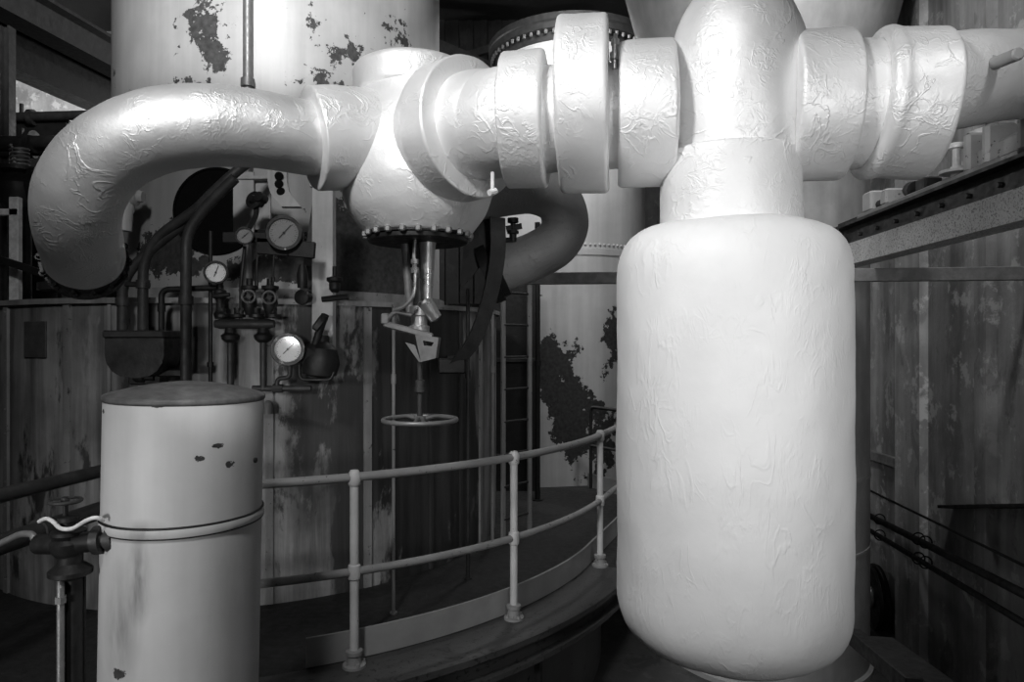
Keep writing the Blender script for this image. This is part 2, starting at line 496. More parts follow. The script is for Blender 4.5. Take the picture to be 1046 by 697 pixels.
b = MB(); b.lathe((C0.x, C0.y, FLOOR), (0, 0, 1), [(0, 3.12), (.94, 3.12)], 140, cap=False)
t.part('skirt', b, k)
for px, w in ((497, .10), (505, .02), (560, .03)):
    a = math.radians(-50 if px < 500 else -48 if px < 510 else -38)
    er = V((math.cos(a), math.sin(a), 0)); b = MB(); b.box(V((C0.x, C0.y, FLOOR+.47))+er*3.14, .05, w, .93, er)
    t.part('skirt_stiffener', b, M['iron_mid'])

# curved handrail: posts, top rail, mid rail
t = Thing('handrail', 'worn grey curved two-bar handrail with pipe posts on the dark walkway', 'railing', arcp(A2, RR, 0))
ends = arcp(A3, RR, 0)+tg*1.5
def railpath(z):
    p = [arcp(x, RR, z) for x in [-84+i*3.05 for i in range(21)]]
    return p+[V((ends.x, ends.y, z))]
b = MB(); b.tube(railpath(1.0), .024, 16); t.part('top_rail', b, M['rail'])
b = MB(); b.tube(railpath(.5), .022, 16); t.part('mid_rail', b, M['rail'])
for dg in (-82, A1, A2, A3):
    p = arcp(dg, RR); b = MB(); b.cyl(p+V((0, 0, .02)), p+V((0, 0, 1.0)), .0235, 18)
    b.lathe(p+V((0, 0, .955)), (0, 0, 1), [(0, .026), (.01, .033), (.06, .034), (.082, .022), (.086, .0001)], 18)
    b.lathe(p+V((0, 0, .46)), (0, 0, 1), [(0, .026), (.005, .032), (.025, .034), (.055, .034), (.075, .032), (.08, .026)], 18)
    po = t.part('post', b, M['railpost'])
    b = MB(); b.lathe(p, (0, 0, 1), [(0, .062), (.014, .062), (.018, .04), (.06, .036), (.066, .044), (.085, .044), (.09, .03)], 24)
    bs = t.part('base_flange', b, M['rail'], po)
    t.rep('bolt', hexb(.012, .016), M['rail'], [(p+V((.05*math.cos(q), .05*math.sin(q), .014)), (0, 0, 1)) for q in (.6, 2.2, 3.7, 5.3)], po)

# side rails at the far left, running towards the viewer
b = MB(); b.tube([V((-2.47, 2.55, .99)), V((-2.40, 3.21, .995)), V((-2.31, 3.82, .99)), V((-2.24, 4.37, .985))], .036, 16)
single('side_rail', 'dark round rail above the thick lower pipe, left of the upright pale vessel', 'rail', b, M['darkrail'], (-2.24, 4.3, .985))
b = MB(); b.tube([V((-2.47, 2.55, .76)), V((-2.40, 3.21, .765)), V((-2.31, 3.82, .77)), V((-2.24, 4.37, .775))], .05, 18)
b.lathe(V((-2.37, 3.42, .767)), V((.13, 1, 0)), [(0, .052), (.0, .062), (.05, .062), (.05, .052)], 18)
single('lower_pipe', 'thick dark pipe running under the side rail toward the panelled tank', 'pipe', b, M['darkrail'], (-2.24, 4.3, .775))

# ------------------------------------------------------------------ upright pale vessel on the left
LT = V((-1.261, 2.62, 0)); lean = V((.019, 0, 1)).normalized()
RL = .278
base = LT+V((-.03, 0, FLOOR))
def lp(z): return base+lean*(z-FLOOR)
t = Thing('pressure_vessel', 'upright pale grey cylinder vessel with domed lid and a girdle strap', 'tank', base)
ds = [(P(200, 470, 2.36), (.035, .2, .03), .44), (P(224, 480, 2.36), (.035, .2, .03), .47), (P(213, 459, 2.36), (.03, .2, .02), .46), (P(247, 492, 2.36), (.02, .2, .03), .44), (P(205, 412, 2.36), (.03, .2, .012), .44), (P(165, 415, 2.36), (.05, .2, .01), .42),
      (P(108, 420, 2.45), (.05, .2, .02), .42), (P(225, 553, 2.36), (.04, .2, .02), .41), (P(120, 690, 2.36), (.06, .2, .05), .42)]
M['vessel'] = peeling('pale grey vessel paint', .50, .03, ds, .5, .74, 16, .10, ((P(146, 592, 2.37), (.055, .3, .17), 1.1), (P(125, 640, 2.37), (.09, .3, .25), .6), (P(150, 542, 2.37), (.10, .3, .05), .6), (P(235, 600, 2.4), (.12, .3, .3), .25)))
b = MB(); b.lathe(base, lean, [(0, RL), (2.512, RL)], 96, cap=False)
t.part('shell', b, M['vessel'])
b = MB(); b.lathe(lp(1.508), lean, [(-.012, RL), (-.006, RL+.005), (.008, RL+.005), (.014, RL-.004), (.034, RL*.72), (.050, RL*.42), (.059, RL*.15), (.061, .0001)], 96, rnd=.008)
t.part('domed_lid', b, iron('dull grey lid', .055, .55, 0, 2.2), label='dull grey domed lid')
bd = V((.003, 0, 1)).normalized()
b = MB(); b.lathe(lp(1.062)-bd*.02, bd, [(0, RL), (0, RL+.006), (.004, RL+.008), (.028, RL+.008), (.032, RL+.006), (.032, RL)], 96, cap=False)
t.part('girdle_strap', b, M['vessel'])
for q, rr in ((.0335, .0045), (-.002, .0035)):
    b = MB(); b.torus(lp(1.062)-bd*.02+bd*q, bd, RL+.004, rr, 96, 8); t.part('strap_edge', b, M['iron'], label='dark edge line of the strap')
b = MB(); p = P(266, 470, 2.55); b.lathe(V((LT.x+RL+.0, LT.y-.03, 1.27)), (1, -.2, 0), [(0, .012), (.018, .010), (.02, .006)], 10)
t.part('side_plug', b, M['iron'])

# valve beside it
vY = 2.42
t = Thing('drain_valve', 'black iron stop valve with small handwheel left of the upright pale vessel', 'valve', P(70, 690, vY))
c = P(70, 552, vY)
b = MB(); b.lathe(P(70, 568, vY), (0, 0, 1), [(0, .04), (.02, .055), (.05, .060), (.07, .038), (.078, .056), (.090, .056), (.094, .03), (.118, .022), (.124, .034), (.138, .034), (.142, .012)], 24)
b.tube([P(40, 556, vY+.05), P(70, 556, vY), P(104, 552, vY-.01)], .036, 18)
bd_ = t.part('body', b, M['iron'])
b = MB(); b.lathe(P(98, 552, vY), (1, 0, .1), [(0, .05), (.03, .05), (.03, .035), (.05, .035), (.05, .048), (.075, .048)], 20)
b.tube([P(104, 552, vY), P(122, 552, vY-.02), P(133, 553, vY+.02)], .022, 14)
t.part('outlet_union', b, M['iron_mid'])
hc = P(67, 512, vY)
b = MB(); b.torus(hc, (0, 0, 1), .048, .007, 32, 10); b.lathe(hc-V((0, 0, .01)), (0, 0, 1), [(0, .014), (.022, .014)], 12)
for q in range(4): b.cyl(hc, hc+V((.045*math.cos(q*PI/2+.4), .045*math.sin(q*PI/2+.4), 0)), .005, 8)
t.part('handwheel', b, M['iron_mid'])
b = MB(); b.cyl(P(67, 530, vY), P(67, 508, vY), .009, 10); t.part('stem', b, M['iron'])
b = MB(); b.lathe(P(72, 592, vY), (0, 0, 1), [(0, .03), (.02, .07), (.035, .07), (.06, .04), (.10, .04)], 20)
t.part('lower_flange', b, M['iron'])
b = MB(); b.cyl(V((P(75, 0, vY).x, vY, FLOOR)), P(75, 585, vY), .030, 16); t.part('down_pipe', b, M['iron'])
t2 = single('sample_pipe', 'thin pale vertical pipe under the black stop valve', 'pipe', MB().tube([V((P(62, 0, vY-.05).x, vY-.05, FLOOR)), P(62, 600, vY-.05), P(62, 585, vY-.02)], .012, 12).lathe(P(62, 616, vY-.05), (0, 0, 1), [(0, .019), (.022, .019)], 6), M['dull'], V((P(62, 0, vY-.05).x, vY-.05, FLOOR)))
b = MB(); b.tube([V((P(87, 0, vY+.02).x, vY+.02, FLOOR)), P(86, 580, vY+.02)], .006, 10); single('drain_rod', 'thin black rod between the black stop valve and the pale vessel', 'pipe', b, M['iron'], V((P(87, 0, vY).x, vY, FLOOR)))
b = MB(); b.bent([P(-20, 565, 2.55), P(22, 545, 2.50), P(34, 546, 2.48), P(36, 556, 2.47)], .04, .012); b.bent([P(36, 556, 2.47), P(50, 556, 2.44)], .01, .020)
single('feed_pipe', 'slim grey pipe entering the stop valve from the left', 'pipe', b, M['dull'], P(-20, 565, 2.55))
b = MB(); b.tube([P(40, 533, 2.44), P(47, 530, 2.42), P(54, 533, 2.40), P(62, 540, 2.38), P(74, 540, 2.37), P(88, 532, 2.36), P(98, 529, 2.35), P(106, 532, 2.37)], .007, 10, 4)
single('cable_loop', 'pale cord draped over the stop valve', 'cord', b, M['nut'], P(60, 545, 2.4))

# ------------------------------------------------------------------ insulated pipework
def lag(T, name, mb, mat, amp=.006, **k): return T.part(name, mb, mat, disp=[(amp, 4.5), (amp*.45, 13)], **k)
# left curved pipe
t = Thing('curved_pipe', 'silver lagged pipe bending down at the left of the inverted valve', 'pipe', P(86, 268, 2.95))
path = [P(335, 143, 2.90), P(318, 142, 2.84), P(255, 131, 2.72), P(200, 129, 2.63), P(145, 139, 2.58), P(102, 165, 2.58), P(81, 202, 2.63), P(80, 236, 2.75), P(86, 262, 2.95)]
b = MB(); b.tube(path, [.150, .150, .153, .155, .155, .155, .156, .156, .156], 56, 10)
lag(t, 'lagged_bend', b, M['silver'], .004)
e0 = V(path[-1]); ed = (V(path[-1])-V(path[-2])).normalized()
b = MB(); b.lathe(e0-ed*.03, ed, [(.01, .14), (.03, .158), (.07, .158), (.07, .17), (.11, .17), (.11, .1)], 48)
fl = t.part('end_flange', b, M['iron_mid'], label='dark bolted end flange')
u, w, z = basis(ed)
t.rep('bolt', stud(.014, .04), M['iron_mid'], [(e0+(u*math.cos(2*PI*i/14)+w*math.sin(2*PI*i/14))*.166+ed*.045, -ed) for i in range(14)], fl)

# inverted valve
VC = P(427, 140, 3.08)
VX, VY_ = VC.x, VC.y
def vz(py, Y=3.08): return EYE+(348.5-py)/F*Y
t = Thing('gate_valve', 'large white lagged inverted valve with bolted bonnet and handwheel below', 'valve', (VX, VY_, 1.36))
b = MB()
zb = 2.188
b.lathe((VX, VY_, zb), (0, 0, 1), [(0, .0001), (0, .225), (.03, .25), (.10, .305), (.20, .338), (.32, .345), (.44, .325), (.54, .285), (.61, .262), (.66, .26), (.66, .0001)], 72, rnd=.07, seg=.05, cap=False)
lag(t, 'body', b, M['white'], .007, ang=60)
b = MB(); b.lathe((VX-.02, VY_, 2.80), (0, 0, 1), [(0, .1), (0, .262), (.13, .27), (.145, .20), (.15, .0001)], 72, rnd=.03, seg=.04, cap=False)
lag(t, 'top_cap', b, M['white'], .005, ang=60)
c1 = V(path[1]); ax = (VC-c1).normalized()
b = MB(); b.lathe(c1, ax, [(0, .14), (0, .212), (.10, .212), (.36, .205), (.42, .12)], 64, rnd=.012, seg=.035)
lag(t, 'side_collar', b, M['white'], .006, ang=50)
# right hand ring collar
rf = V((-.150, 2.77, 2.585)); rax = V((.74, -.67, 0)).normalized()
b = MB(); b.lathe(rf, -rax, [(0, .17), (0, .285), (.13, .285), (.24, .23), (.36, .15)], 72, rnd=.014, seg=.04)
lag(t, 'ring_collar', b, M['white'], .006, ang=50)
# bonnet flange
b = MB(); b.lathe((VX, VY_, zb+.012), (0, 0, -1), [(0, .20), (.0, .228), (.014, .228), (.014, .205), (.020, .205), (.020, .222), (.036, .222), (.040, .218), (.042, .08)], 64)
bf = t.part('bonnet_flange', b, M['iron'], label='black bonnet flange')
t.rep('bolt', MB().lathe((0, 0, 0), (0, 0, 1), [(0, .010), (.005, .015), (.022, .015), (.026, .010)], 6), M['dull'], [(V((VX+.234*math.cos(2*PI*i/22), VY_+.235*math.sin(2*PI*i/22), zb-.010)), (0, 0, 1)) for i in range(22)], bf, 'pale bolt head')
zt = zb-.025
# yoke legs, gland, stem, bracket
b = MB(); b.lathe((VX+.045, VY_-.02, zt), V((-.01, 0, -1)), [(0, .040), (.02, .036), (.10, .032), (.25, .024), (.30, .022)], 20)
t.part('yoke_leg', b, M['steel'], label='bright steel yoke leg')
b = MB(); b.lathe((VX-.058, VY_+.02, zt), V((.06, 0, -1)), [(0, .024), (.10, .020), (.32, .018)], 16)
t.part('yoke_leg', b, M['dull'])
b = MB(); b.lathe((VX+.005, VY_+.03, zt), (0, 0, -1), [(0, .05), (.16, .045), (.17, .03), (.32, .03)], 20)
t.part('gland', b, M['iron'])
b = MB(); b.lathe((VX+.005, VY_, vz(312)), (0, 0, -1), [(0, .02), (.005, .042), (.045, .045), (.05, .036), (.09, .036), (.095, .048), (.13, .046), (.135, .02)], 22)
b.lathe((VX+.058, VY_-.01, vz(318)), V((-.5, -.2, .75)), [(-.05, .01), (-.04, .03), (.05, .038), (.06, .03)], 18)
t.part('yoke_hub', b, M['steel'])
b = MB(); b.bar(P(392, 331, 3.03), P(442, 344, 3.06), .05, .030, bev=.006)
b.box(P(394, 326, 3.03), .035, .05, .05, bev=.006)
b.bent([P(394, 328, 3.02), P(404, 318, 3.0), P(420, 322, 3.02)], .02, .010, 10)
t.part('trip_arm', b, M['dull'])
b = MB(); zz = vz(343)
poly = [P(424, 342, 3.02), P(448, 345, 3.02), P(445, 366, 3.02), P(430, 370, 3.02)]
inn = [P(432, 348, 3.02), P(443, 350, 3.02), P(441, 354, 3.02), P(433, 353, 3.02)]
fr = []
for i in range(4):
    j = (i+1) % 4; b.prism([poly[i], poly[j], inn[j], inn[i]], (0, .10, 0))
b.prism([P(424, 353, 3.02), P(430, 370, 3.02), P(428, 370, 3.02), P(414, 350, 3.02)], (0, .03, 0))
t.part('stem_nut_bracket', b, M['dull'])
SX = P(429, 400, 3.08).x
b = MB(); b.cyl((SX, VY_, vz(362)), (SX, VY_, vz(429)), .013, 16)
b.lathe((SX, VY_, vz(388)), (0, 0, -1), [(0, .014), (.004, .022), (.035, .022), (.036, .025), (.055, .025), (.06, .014)], 18)
b.cyl((SX+.0, VY_, zt), (SX, VY_, vz(330)), .012, 12)
t.part('stem', b, M['iron_mid'])
hz = vz(429); 
b = MB(); b.torus((SX, VY_, hz), (0, 0, 1), .163, .0105, 72, 12)
hw = t.part('handwheel', b, M['dull'])
b = MB(); b.lathe((SX, VY_, hz-.018), (0, 0, 1), [(0, .016), (.004, .026), (.03, .024), (.036, .014)], 20); t.part('hub', b, M['dull'], hw)
for q in range(3):
    a = q*2*PI/3+.5; u = V((math.cos(a), math.sin(a), 0)); w = V((-u.y, u.x, 0)); c = V((SX, VY_, hz))
    b = MB(); b.tube([c+u*.015, c+u*.07+V((0, 0, .012)), c+u*.12+V((0, 0, .006)), c+u*.163], [.010, .009, .008, .009], 10, 4); t.part('spoke', b, M['dull'], hw)
b = MB(); b.tube([P(424, 243, 2.98), P(423, 262, 2.97), P(424, 285, 2.97), P(422, 302, 2.97), P(413, 313, 2.98), P(402, 317, 3.0)], .0085, 10, 5)
b.lathe(P(423.5, 265, 2.97), (0, 0, -1), [(0, .016), (.02, .016), (.021, .011), (.035, .011), (.036, .017), (.06, .017)], 8)
t.part('bleed_tube', b, M['steel'], label='bright curved bleed tube')

# flanged pipe between the valve and the hanging drum
def mx(X, dz=0): return V((X, 2.645-.15*X, 2.567+dz))
AX = V((1, -.15, 0)).normalized()
def ring(p, prof, rnd=.015, seg=.04): 
    q = MB(); q.lathe(p, AX, prof, 72, rnd=rnd, seg=seg); return q
def Lx(px, Y=2.6): return (px-523)/F*Y
t = Thing('flanged_pipe', 'white lagged pipe with two square edged collars left of the hanging drum', 'pipe', mx(.15))
b = MB(); b.tube([rf-rax*.05, rf+rax*.03, V((-.075, 2.71, 2.575)), mx(.0), mx(.06), mx(.2), mx(.30), mx(.46)], [.215, .213, .208, .205, .202, .194, .192, .192], 64, 8)
lag(t, 'lagged_pipe', b, M['white'], .005)
X0 = Lx(516); X1 = Lx(559)
lag(t, 'narrow_collar', ring(mx(X0), [(0, .18), (0, .252), (X1-X0, .254), (X1-X0, .18)]), M['white'], .006, ang=50)
X0 = Lx(573); X1 = Lx(622)
lag(t, 'wide_collar', ring(mx(X0, .045), [(0, .15), (0, .322), (X1-X0, .322), (X1-X0, .15)], .02), M['white'], .006, ang=50)
b = MB(); b.cyl(P(503, 176, 2.50), P(503, 197, 2.50), .007, 10); b.lathe(P(503, 196, 2.50), V((-.6, -.5, -.3)), [(-.016, .012), (.016, .012)], 10)
t.part('drip_nipple', b, M['nut'], label='small nipple hanging below the pipe')
q = P(628, 62, 2.44)
b = MB(); b.lathe(q, (0.02, 0, 1), [(-.03, .010), (0, .012), (.002, .018), (.028, .018), (.03, .011), (.055, .011), (.056, .015), (.075, .014), (.08, .008), (.095, .007)], 12)
t.part('vent_fitting', b, M['steel'], label='bright vent fitting')

# hanging drum with tee
DX = .803; DC = mx(DX); DY = DC.y
t = Thing('hanging_drum', 'large white lagged drum hanging from a bulbous tee on the pipe', 'drum', (DC.x, DC.y, .60))
RD = .412
b = MB(); prof = [(0, .0001), (0.0, RD), (1.525, RD), (1.525, .0001)]
pr = [V((0, .0001, 0)), V((.0, RD, 0)), V((.5, RD, 0))]
lo = rc(pr, .235, 10); up = rc([V((.5, RD, 0)), V((1.525, RD, 0)), V((1.555, .0001, 0))], .17, 8)
b.lathe((DC.x, DC.y, .605), (0, 0, 1), [(p.x, p.y) for p in lo+up[1:]], 112, seg=.04, cap=False)
lag(t, 'drum_shell', b, M['drum'], .006, ang=70)
b = MB(); b.lathe((DC.x, DC.y, 2.10), (0, 0, 1), [(0, .252), (.30, .25), (.31, .15)], 80, rnd=.012, seg=.04)
lag(t, 'neck', b, M['neck'], .004, ang=50)
b = MB(); gz = 2.735
gp = [(-.42, .212), (-.34, .220), (-.28, .227), (-.22, .233), (-.16, .238), (-.10, .241), (-.04, .243)]+[(.315*math.sin(a), .243*math.cos(a)) for a in [.05+i*(PI/2-.051)/16 for i in range(17)]]
b.lathe((DC.x+.020, DC.y-.02, gz-.01), (0, 0, 1), gp, 80, cap=False)
lag(t, 'tee_bulb', b, M['white'], .006, ang=80)
X0 = Lx(633, 2.55)
lag(t, 'tee_stub', ring(mx(X0), [(0, .18), (0, .258), (.04, .262), (.20, .264), (.21, .20), (.215, .15)]), M['white'], .006, ang=50)

# right hand pipe
M['tail'] = plaster('matt pipe lagging', .80, .5, .5, .15)
t = Thing('reducing_pipe', 'white lagged pipe with two stepped collars right of the bulbous tee', 'pipe', mx(1.25))
lag(t, 'inner_collar', ring(mx(.90), [(.08, .12), (.09, .19), (.095, .262), (.295, .262), (.295, .18)]), M['white'], .006, ang=50)
b = ring(mx(1.17), [(0, .225), (.12, .222)], 0); lag(t, 'recess', b, M['white'], .003)
q = MB(); q.lathe(mx(1.27), V((1, -.15, -.07)), [(0, .19), (0, .252), (.03, .266), (.06, .256), (.09, .256), (.215, .260), (.215, .14)], 72, rnd=.018, seg=.04); lag(t, 'outer_collar', q, M['white'], .006, ang=50)
tp = [mx(1.36, .045), mx(1.46, .065)+V((0, .04, 0)), P(985, 82, 2.52), P(1046, 76, 2.70), P(1110, 75, 2.85)]
b = MB(); b.tube(tp, [.178, .176, .170, .166, .165], 56, 8); lag(t, 'tail_pipe', b, M['tail'], .005)
p0 = P(1008, 68, 2.36); p1 = P(1038, 56, 2.22)
b = MB(); b.lathe(p0-(p1-p0)*.25, p1-p0, [(-.04, .040), (.03, .042), (.06, .032), (.065, .021), (.185, .021), (.19, .016), (.1905, .0001)], 16)
t.part('nozzle', b, M['ladder'], label='short pipe stub projecting from the lagging')
b = MB(); b.box(P(1045, 75, 2.50), .05, .06, .075, bev=.006); t.part('name_tag_plate', b, M['dull'])

# return bend behind
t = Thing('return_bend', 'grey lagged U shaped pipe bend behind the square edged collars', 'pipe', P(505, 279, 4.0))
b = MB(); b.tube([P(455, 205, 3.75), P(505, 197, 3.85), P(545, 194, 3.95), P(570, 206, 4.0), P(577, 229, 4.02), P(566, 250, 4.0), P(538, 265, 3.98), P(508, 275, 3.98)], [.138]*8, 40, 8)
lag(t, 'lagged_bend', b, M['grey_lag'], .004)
b = MB(); b.lathe(P(512, 273, 3.98), P(470, 290, 4.0)-P(512, 273, 3.98), [(0, .14), (0, .17), (.04, .17), (.04, .19), (.10, .19), (.10, .12)], 36)
t.part('flange', b, M['iron'])
# curved brace
t = Thing('curved_brace', 'dark curved flat iron brace right of the valve spindle', 'brace', P(465, 372, 4.05))
cp = catmull([P(508, 222, 3.72), P(508, 262, 3.75), P(499, 308, 3.8), P(484, 348, 3.85), P(464, 374, 3.9)], 8)
b = MB(); b.strip(cp, (.95, .30, -.05), .085, .018); t.part('curved_bar', b, M['iron_mid'])
b = MB(); b.prism([P(476, 222, 3.86), P(508, 216, 3.86), P(503, 258, 3.86), P(470, 296, 3.86)], (0, .02, 0)); t.part('gusset', b, M['iron'])
b = MB(); b.box(P(462, 374, 3.9), .16, .05, .09, bev=.01); q_, p_ = tank_ang(462); b.bar(P(462, 374, 3.9), V((p_.x, p_.y, P(462, 374, 3.9).z)), .07, .06); t.part('foot', b, M['iron'])
# bracket with knob near the bend
b = MB(); b.lathe(P(524, 247, 3.78), (0, 0, 1), [(0, .02), (.04, .02), (.045, .032), (.06, .032), (.065, .014), (.10, .014), (.105, .03), (.13, .03)], 16); b.bar(P(517, 234, 3.78), P(533, 231, 3.78), .022, .03); b.cyl(P(500, 246, 3.78), P(524, 245, 3.78), .014, 10)
single('bleed_cock', 'small black cock in front of the grey U bend', 'valve', b, M['iron'], P(528, 248, 3.78))

# ------------------------------------------------------------------ tanks behind
t2c = V((.837, 9.76, 0)); R2 = 1.04
k2 = [(P(628, 330, 8.9), (.22, .9, .55), .30), (P(622, 370, 8.9), (.25, .9, .45), .28), (P(590, 345, 8.9), (.12, .9, .2), .2), (P(575, 400, 8.9), (.42, .9, .95), .40), (P(605, 445, 8.9), (.6, .9, .9), .40), (P(555, 370, 8.9), (.25, .9, .6), .42)]  # low blotches strengthened to paint the unlit lower part darker
M['tank2'] = peeling('pale flaked rear tank paint with painted shade', .52, .03, k2, .5, .70, 4.5)
t = Thing('rear_tank', 'pale riveted tank with bolted ring flange behind the square edged collars', 'tank', (t2c.x, t2c.y, FLOOR))
b = MB(); b.lathe((t2c.x, t2c.y, FLOOR), (0, 0, 1), [(0, R2), (6.85, R2)], 96); t.part('shell', b, M['tank2'])
zf = EYE+(348.5-22)/F*8.6
b = MB(); b.lathe((t2c.x, t2c.y, zf-.16), (0, 0, 1), [(0, R2), (0, R2+.02), (.10, R2+.03), (.11, R2+.13), (.19, R2+.13), (.20, R2+.11), (.22, R2+.13), (.30, R2+.13), (.30, R2)], 96, cap=False)
rg = t.part('ring_flange', b, M['iron_mid'], label='dark bolted ring flange')
t.rep('bolt', hexb(.022, .05), M['dull'], [(V((t2c.x+(R2+.085)*math.cos(a), t2c.y+(R2+.085)*math.sin(a), zf-.05)), (0, 0, -1)) for a in [-PI+PI*i/34 for i in range(35)]], rg)
zr = EYE+(348.5-250)/F*8.75
t.rep('rivet', rivet(.02), M['tank2'], [(V((t2c.x+R2*math.cos(a), t2c.y+R2*math.sin(a), zr)), (math.cos(a), math.sin(a), 0)) for a in [-PI+.05+(PI-.1)*i/49 for i in range(50)]])
b = MB(); b.lathe((t2c.x, t2c.y, zr-.13), (0, 0, 1), [(0, R2), (0, R2+.01), (.08, R2+.01), (.08, R2)], 96, cap=False); t.part('seam_band', b, M['tank2'])
t3c = V((2.22, 6.1, 0)); R3 = .86
M['tank3'] = chipped('grey hopper paint', .42, .12, .74, 8, .5, .12)
t = Thing('hopper_tank', 'grey cylinder with flared top standing behind the hanging drum', 'tank', (t3c.x, t3c.y, FLOOR))
b = MB(); b.lathe((t3c.x, t3c.y, FLOOR), (0, 0, 1), [(0, R3+.03), (.04, R3+.03), (.05, R3), (4.6, R3), (5.9, R3+.34), (7.6, R3+.34)], 96); t.part('shell', b, M['tank3'])
b = MB(); b.lathe((t3c.x, t3c.y, .60), (0, 0, 1), [(0, R3), (0, R3+.006), (.03, R3+.006), (.03, R3)], 96, cap=False); b.lathe((t3c.x, t3c.y, .02), (0, 0, 1), [(0, R3), (0, R3+.006), (.02, R3+.006), (.02, R3)], 96, cap=False)
t.part('seam_band', b, M['tank3'])

# ladder and thin pipes between
lY = 5.9
t = Thing('ladder', 'narrow grey vertical ladder standing at the end of the panelled tank', 'ladder', V((P(527, 0, lY).x, lY, 0)))
for px in (514, 541):
    p = P(px, 0, lY if px < 530 else lY+.25); b = MB(); b.box((p.x, p.y, 1.15), .05, .02, 2.30, X=(.6, .8, 0), bev=.003); t.part('stile', b, M['ladder'])
a_ = P(514, 0, lY); c_ = P(541, 0, lY+.25)
for i in range(8): b = MB(); b.cyl((a_.x, a_.y, .18+.28*i), (c_.x, c_.y, .18+.28*i), .011, 10); t.part('rung', b, M['iron_mid'])
for px, Y, r, top, nm, lb, mm in ((503, 5.75, .014, 2.2, 'riser_pipe', 'thin grey riser just left of the ladder', 'ladder'), (549, 7.4, .03, 3.0, 'riser_pipe', 'dark vertical riser just right of the ladder before the pale riveted tank', 'iron'), (478, 4.95, .014, 2.1, 'riser_pipe', 'thin dark riser on the tank panels below the curved brace', 'iron_mid'), (402, 4.32, .011, 1.95, 'riser_pipe', 'thin riser against the tank panels left of the hanging handwheel', 'batten')):
    p = P(px, 0, Y); b = MB(); b.cyl((p.x, p.y, 0), (p.x, p.y, top), r, 12); b.lathe((p.x, p.y, 1.45), (0, 0, 1), [(0, r*1.5), (.06, r*1.5)], 12)
    b.lathe((p.x, p.y, 0), (0, 0, 1), [(0, r*2), (.012, r*2)], 12)
    single(nm, lb, 'pipe', b, M[mm], (p.x, p.y, 0))
# small rear rail on the far deck edge
t = Thing('rear_rail', 'small dark rear guard frame in front of the pale riveted tank', 'railing', V((1.05, 7.85, 0)))
b = MB(); b.bent([V((.92, 8.0, .0)), V((.92, 8.0, .95)), V((1.30, 7.45, .95))], .06, .02, 12); t.part('frame', b, M['iron_mid'])
b = MB(); b.tube([V((.92, 8.0, .5)), V((1.30, 7.45, .5))], .018, 12); t.part('mid_rail', b, M['iron_mid'])
b = MB(); b.cyl(V((1.28, 7.48, 0)), V((1.28, 7.48, .95)), .02, 12); t.part('post', b, M['iron_mid'])

# dark duct box added to darken the gap behind the ladder
p = P(525, 0, 8.0); t = Thing('infill', 'added black upright duct behind the narrow ladder', 'infill', V((p.x, p.y, FLOOR)))
b = MB(); b.box((p.x, p.y, (FLOOR+2.38)/2), .50, .30, 2.38-FLOOR, bev=.01); t.part('casing', b, M['iron'])
for zz in (.4, 1.5): b = MB(); b.box((p.x, p.y, zz), .54, .34, .05, bev=.005); t.part('joint_flange', b, M['iron_mid'])

# ------------------------------------------------------------------ girder with its bearings
def gx(Y): return 2.06+.06*Y
GD = V((.06, 1, 0)).normalized()
gA, gB = 1.6, 5.05
t = Thing('girder', 'dark girder with pale speckled lower plate passing under the right hand pipe', 'beam', V((gx(gB), gB, 2.25)))
def gp_(Y, dx, z): return V((gx(Y)+dx, Y, z))
b = MB(); b.bar(gp_(gA, 0, 2.325), gp_(gB, 0, 2.325), .02, .145); b.bar(gp_(gA, .06, 2.258), gp_(gB, .06, 2.258), .14, .016)
t.part('lower_plate', b, M['plate'], label='pale speckled lower plate')
b = MB(); b.bar(gp_(gA, .05, 2.45), gp_(gB, .05, 2.45), .02, .26); b.bar(gp_(gA, .04, 2.405), gp_(gB, .04, 2.405), .10, .016); b.bar(gp_(gA, .08, 2.525), gp_(gB, .08, 2.525), .24, .018)
b.bar(gp_(gA, .012, 2.44), gp_(gB, .012, 2.44), .014, .06)
t.part('web', b, M['iron'])
t.rep('bolt', hexb(.014, .016), M['iron_mid'], [(gp_(2.2+.24*i, .004, 2.44), (-1, .06, 0)) for i in range(12)])
# bearing block
t = Thing('bearing_block', 'pale cast bearing block bolted on top of the dark girder', 'bearing', gp_(3.75, .08, 2.534))
b = MB(); b.bar(gp_(3.0, .06, 2.55), gp_(4.6, .06, 2.55), .16, .03, bev=.006); t.part('sole_plate', b, M['dull'])
for ya, yb, h in ((4.42, 4.55, .13), (4.22, 4.30, .10)):
    b = MB(); b.bar(gp_(ya, .06, 2.565+h/2), gp_(yb, .06, 2.565+h/2), .14, h, bev=.012); t.part('pedestal', b, M['ladder'])
b = MB(); b.lathe(gp_(4.36, .05, 2.60), V((.06, 1, 0)), [(-.1, .03), (.1, .03)], 14); t.part('spindle', b, M['iron'])
b = MB(); b.bar(gp_(2.6, .10, 2.62), gp_(3.42, .10, 2.62), .10, .12, bev=.02); t.part('cradle', b, M['ladder'], label='grey cradle casting')
for yy in (2.75, 3.0, 3.25, 3.40):
    b = MB(); b.bar(gp_(yy, .08, 2.66), gp_(yy+.05, .08, 2.66), .16, .20, bev=.02); t.part('cradle_rib', b, M['ladder'])
b = MB(); b.lathe(gp_(3.55, .03, 2.563), (0, 0, 1), [(0, .03), (.02, .03), (.025, .08), (.04, .08), (.045, .03), (.06, .028), (.062, .02), (.15, .019), (.155, .036), (.18, .036)], 20); t.part('adjusting_screw', b, M['nut'], label='pale jack screw')
b = MB(); b.lathe(gp_(3.48, .16, 2.563), (-.25, .0, 1), [(0, .035), (.12, .035), (.13, .05), (.24, .05)], 14); t.part('bracket_arm', b, M['nut'])
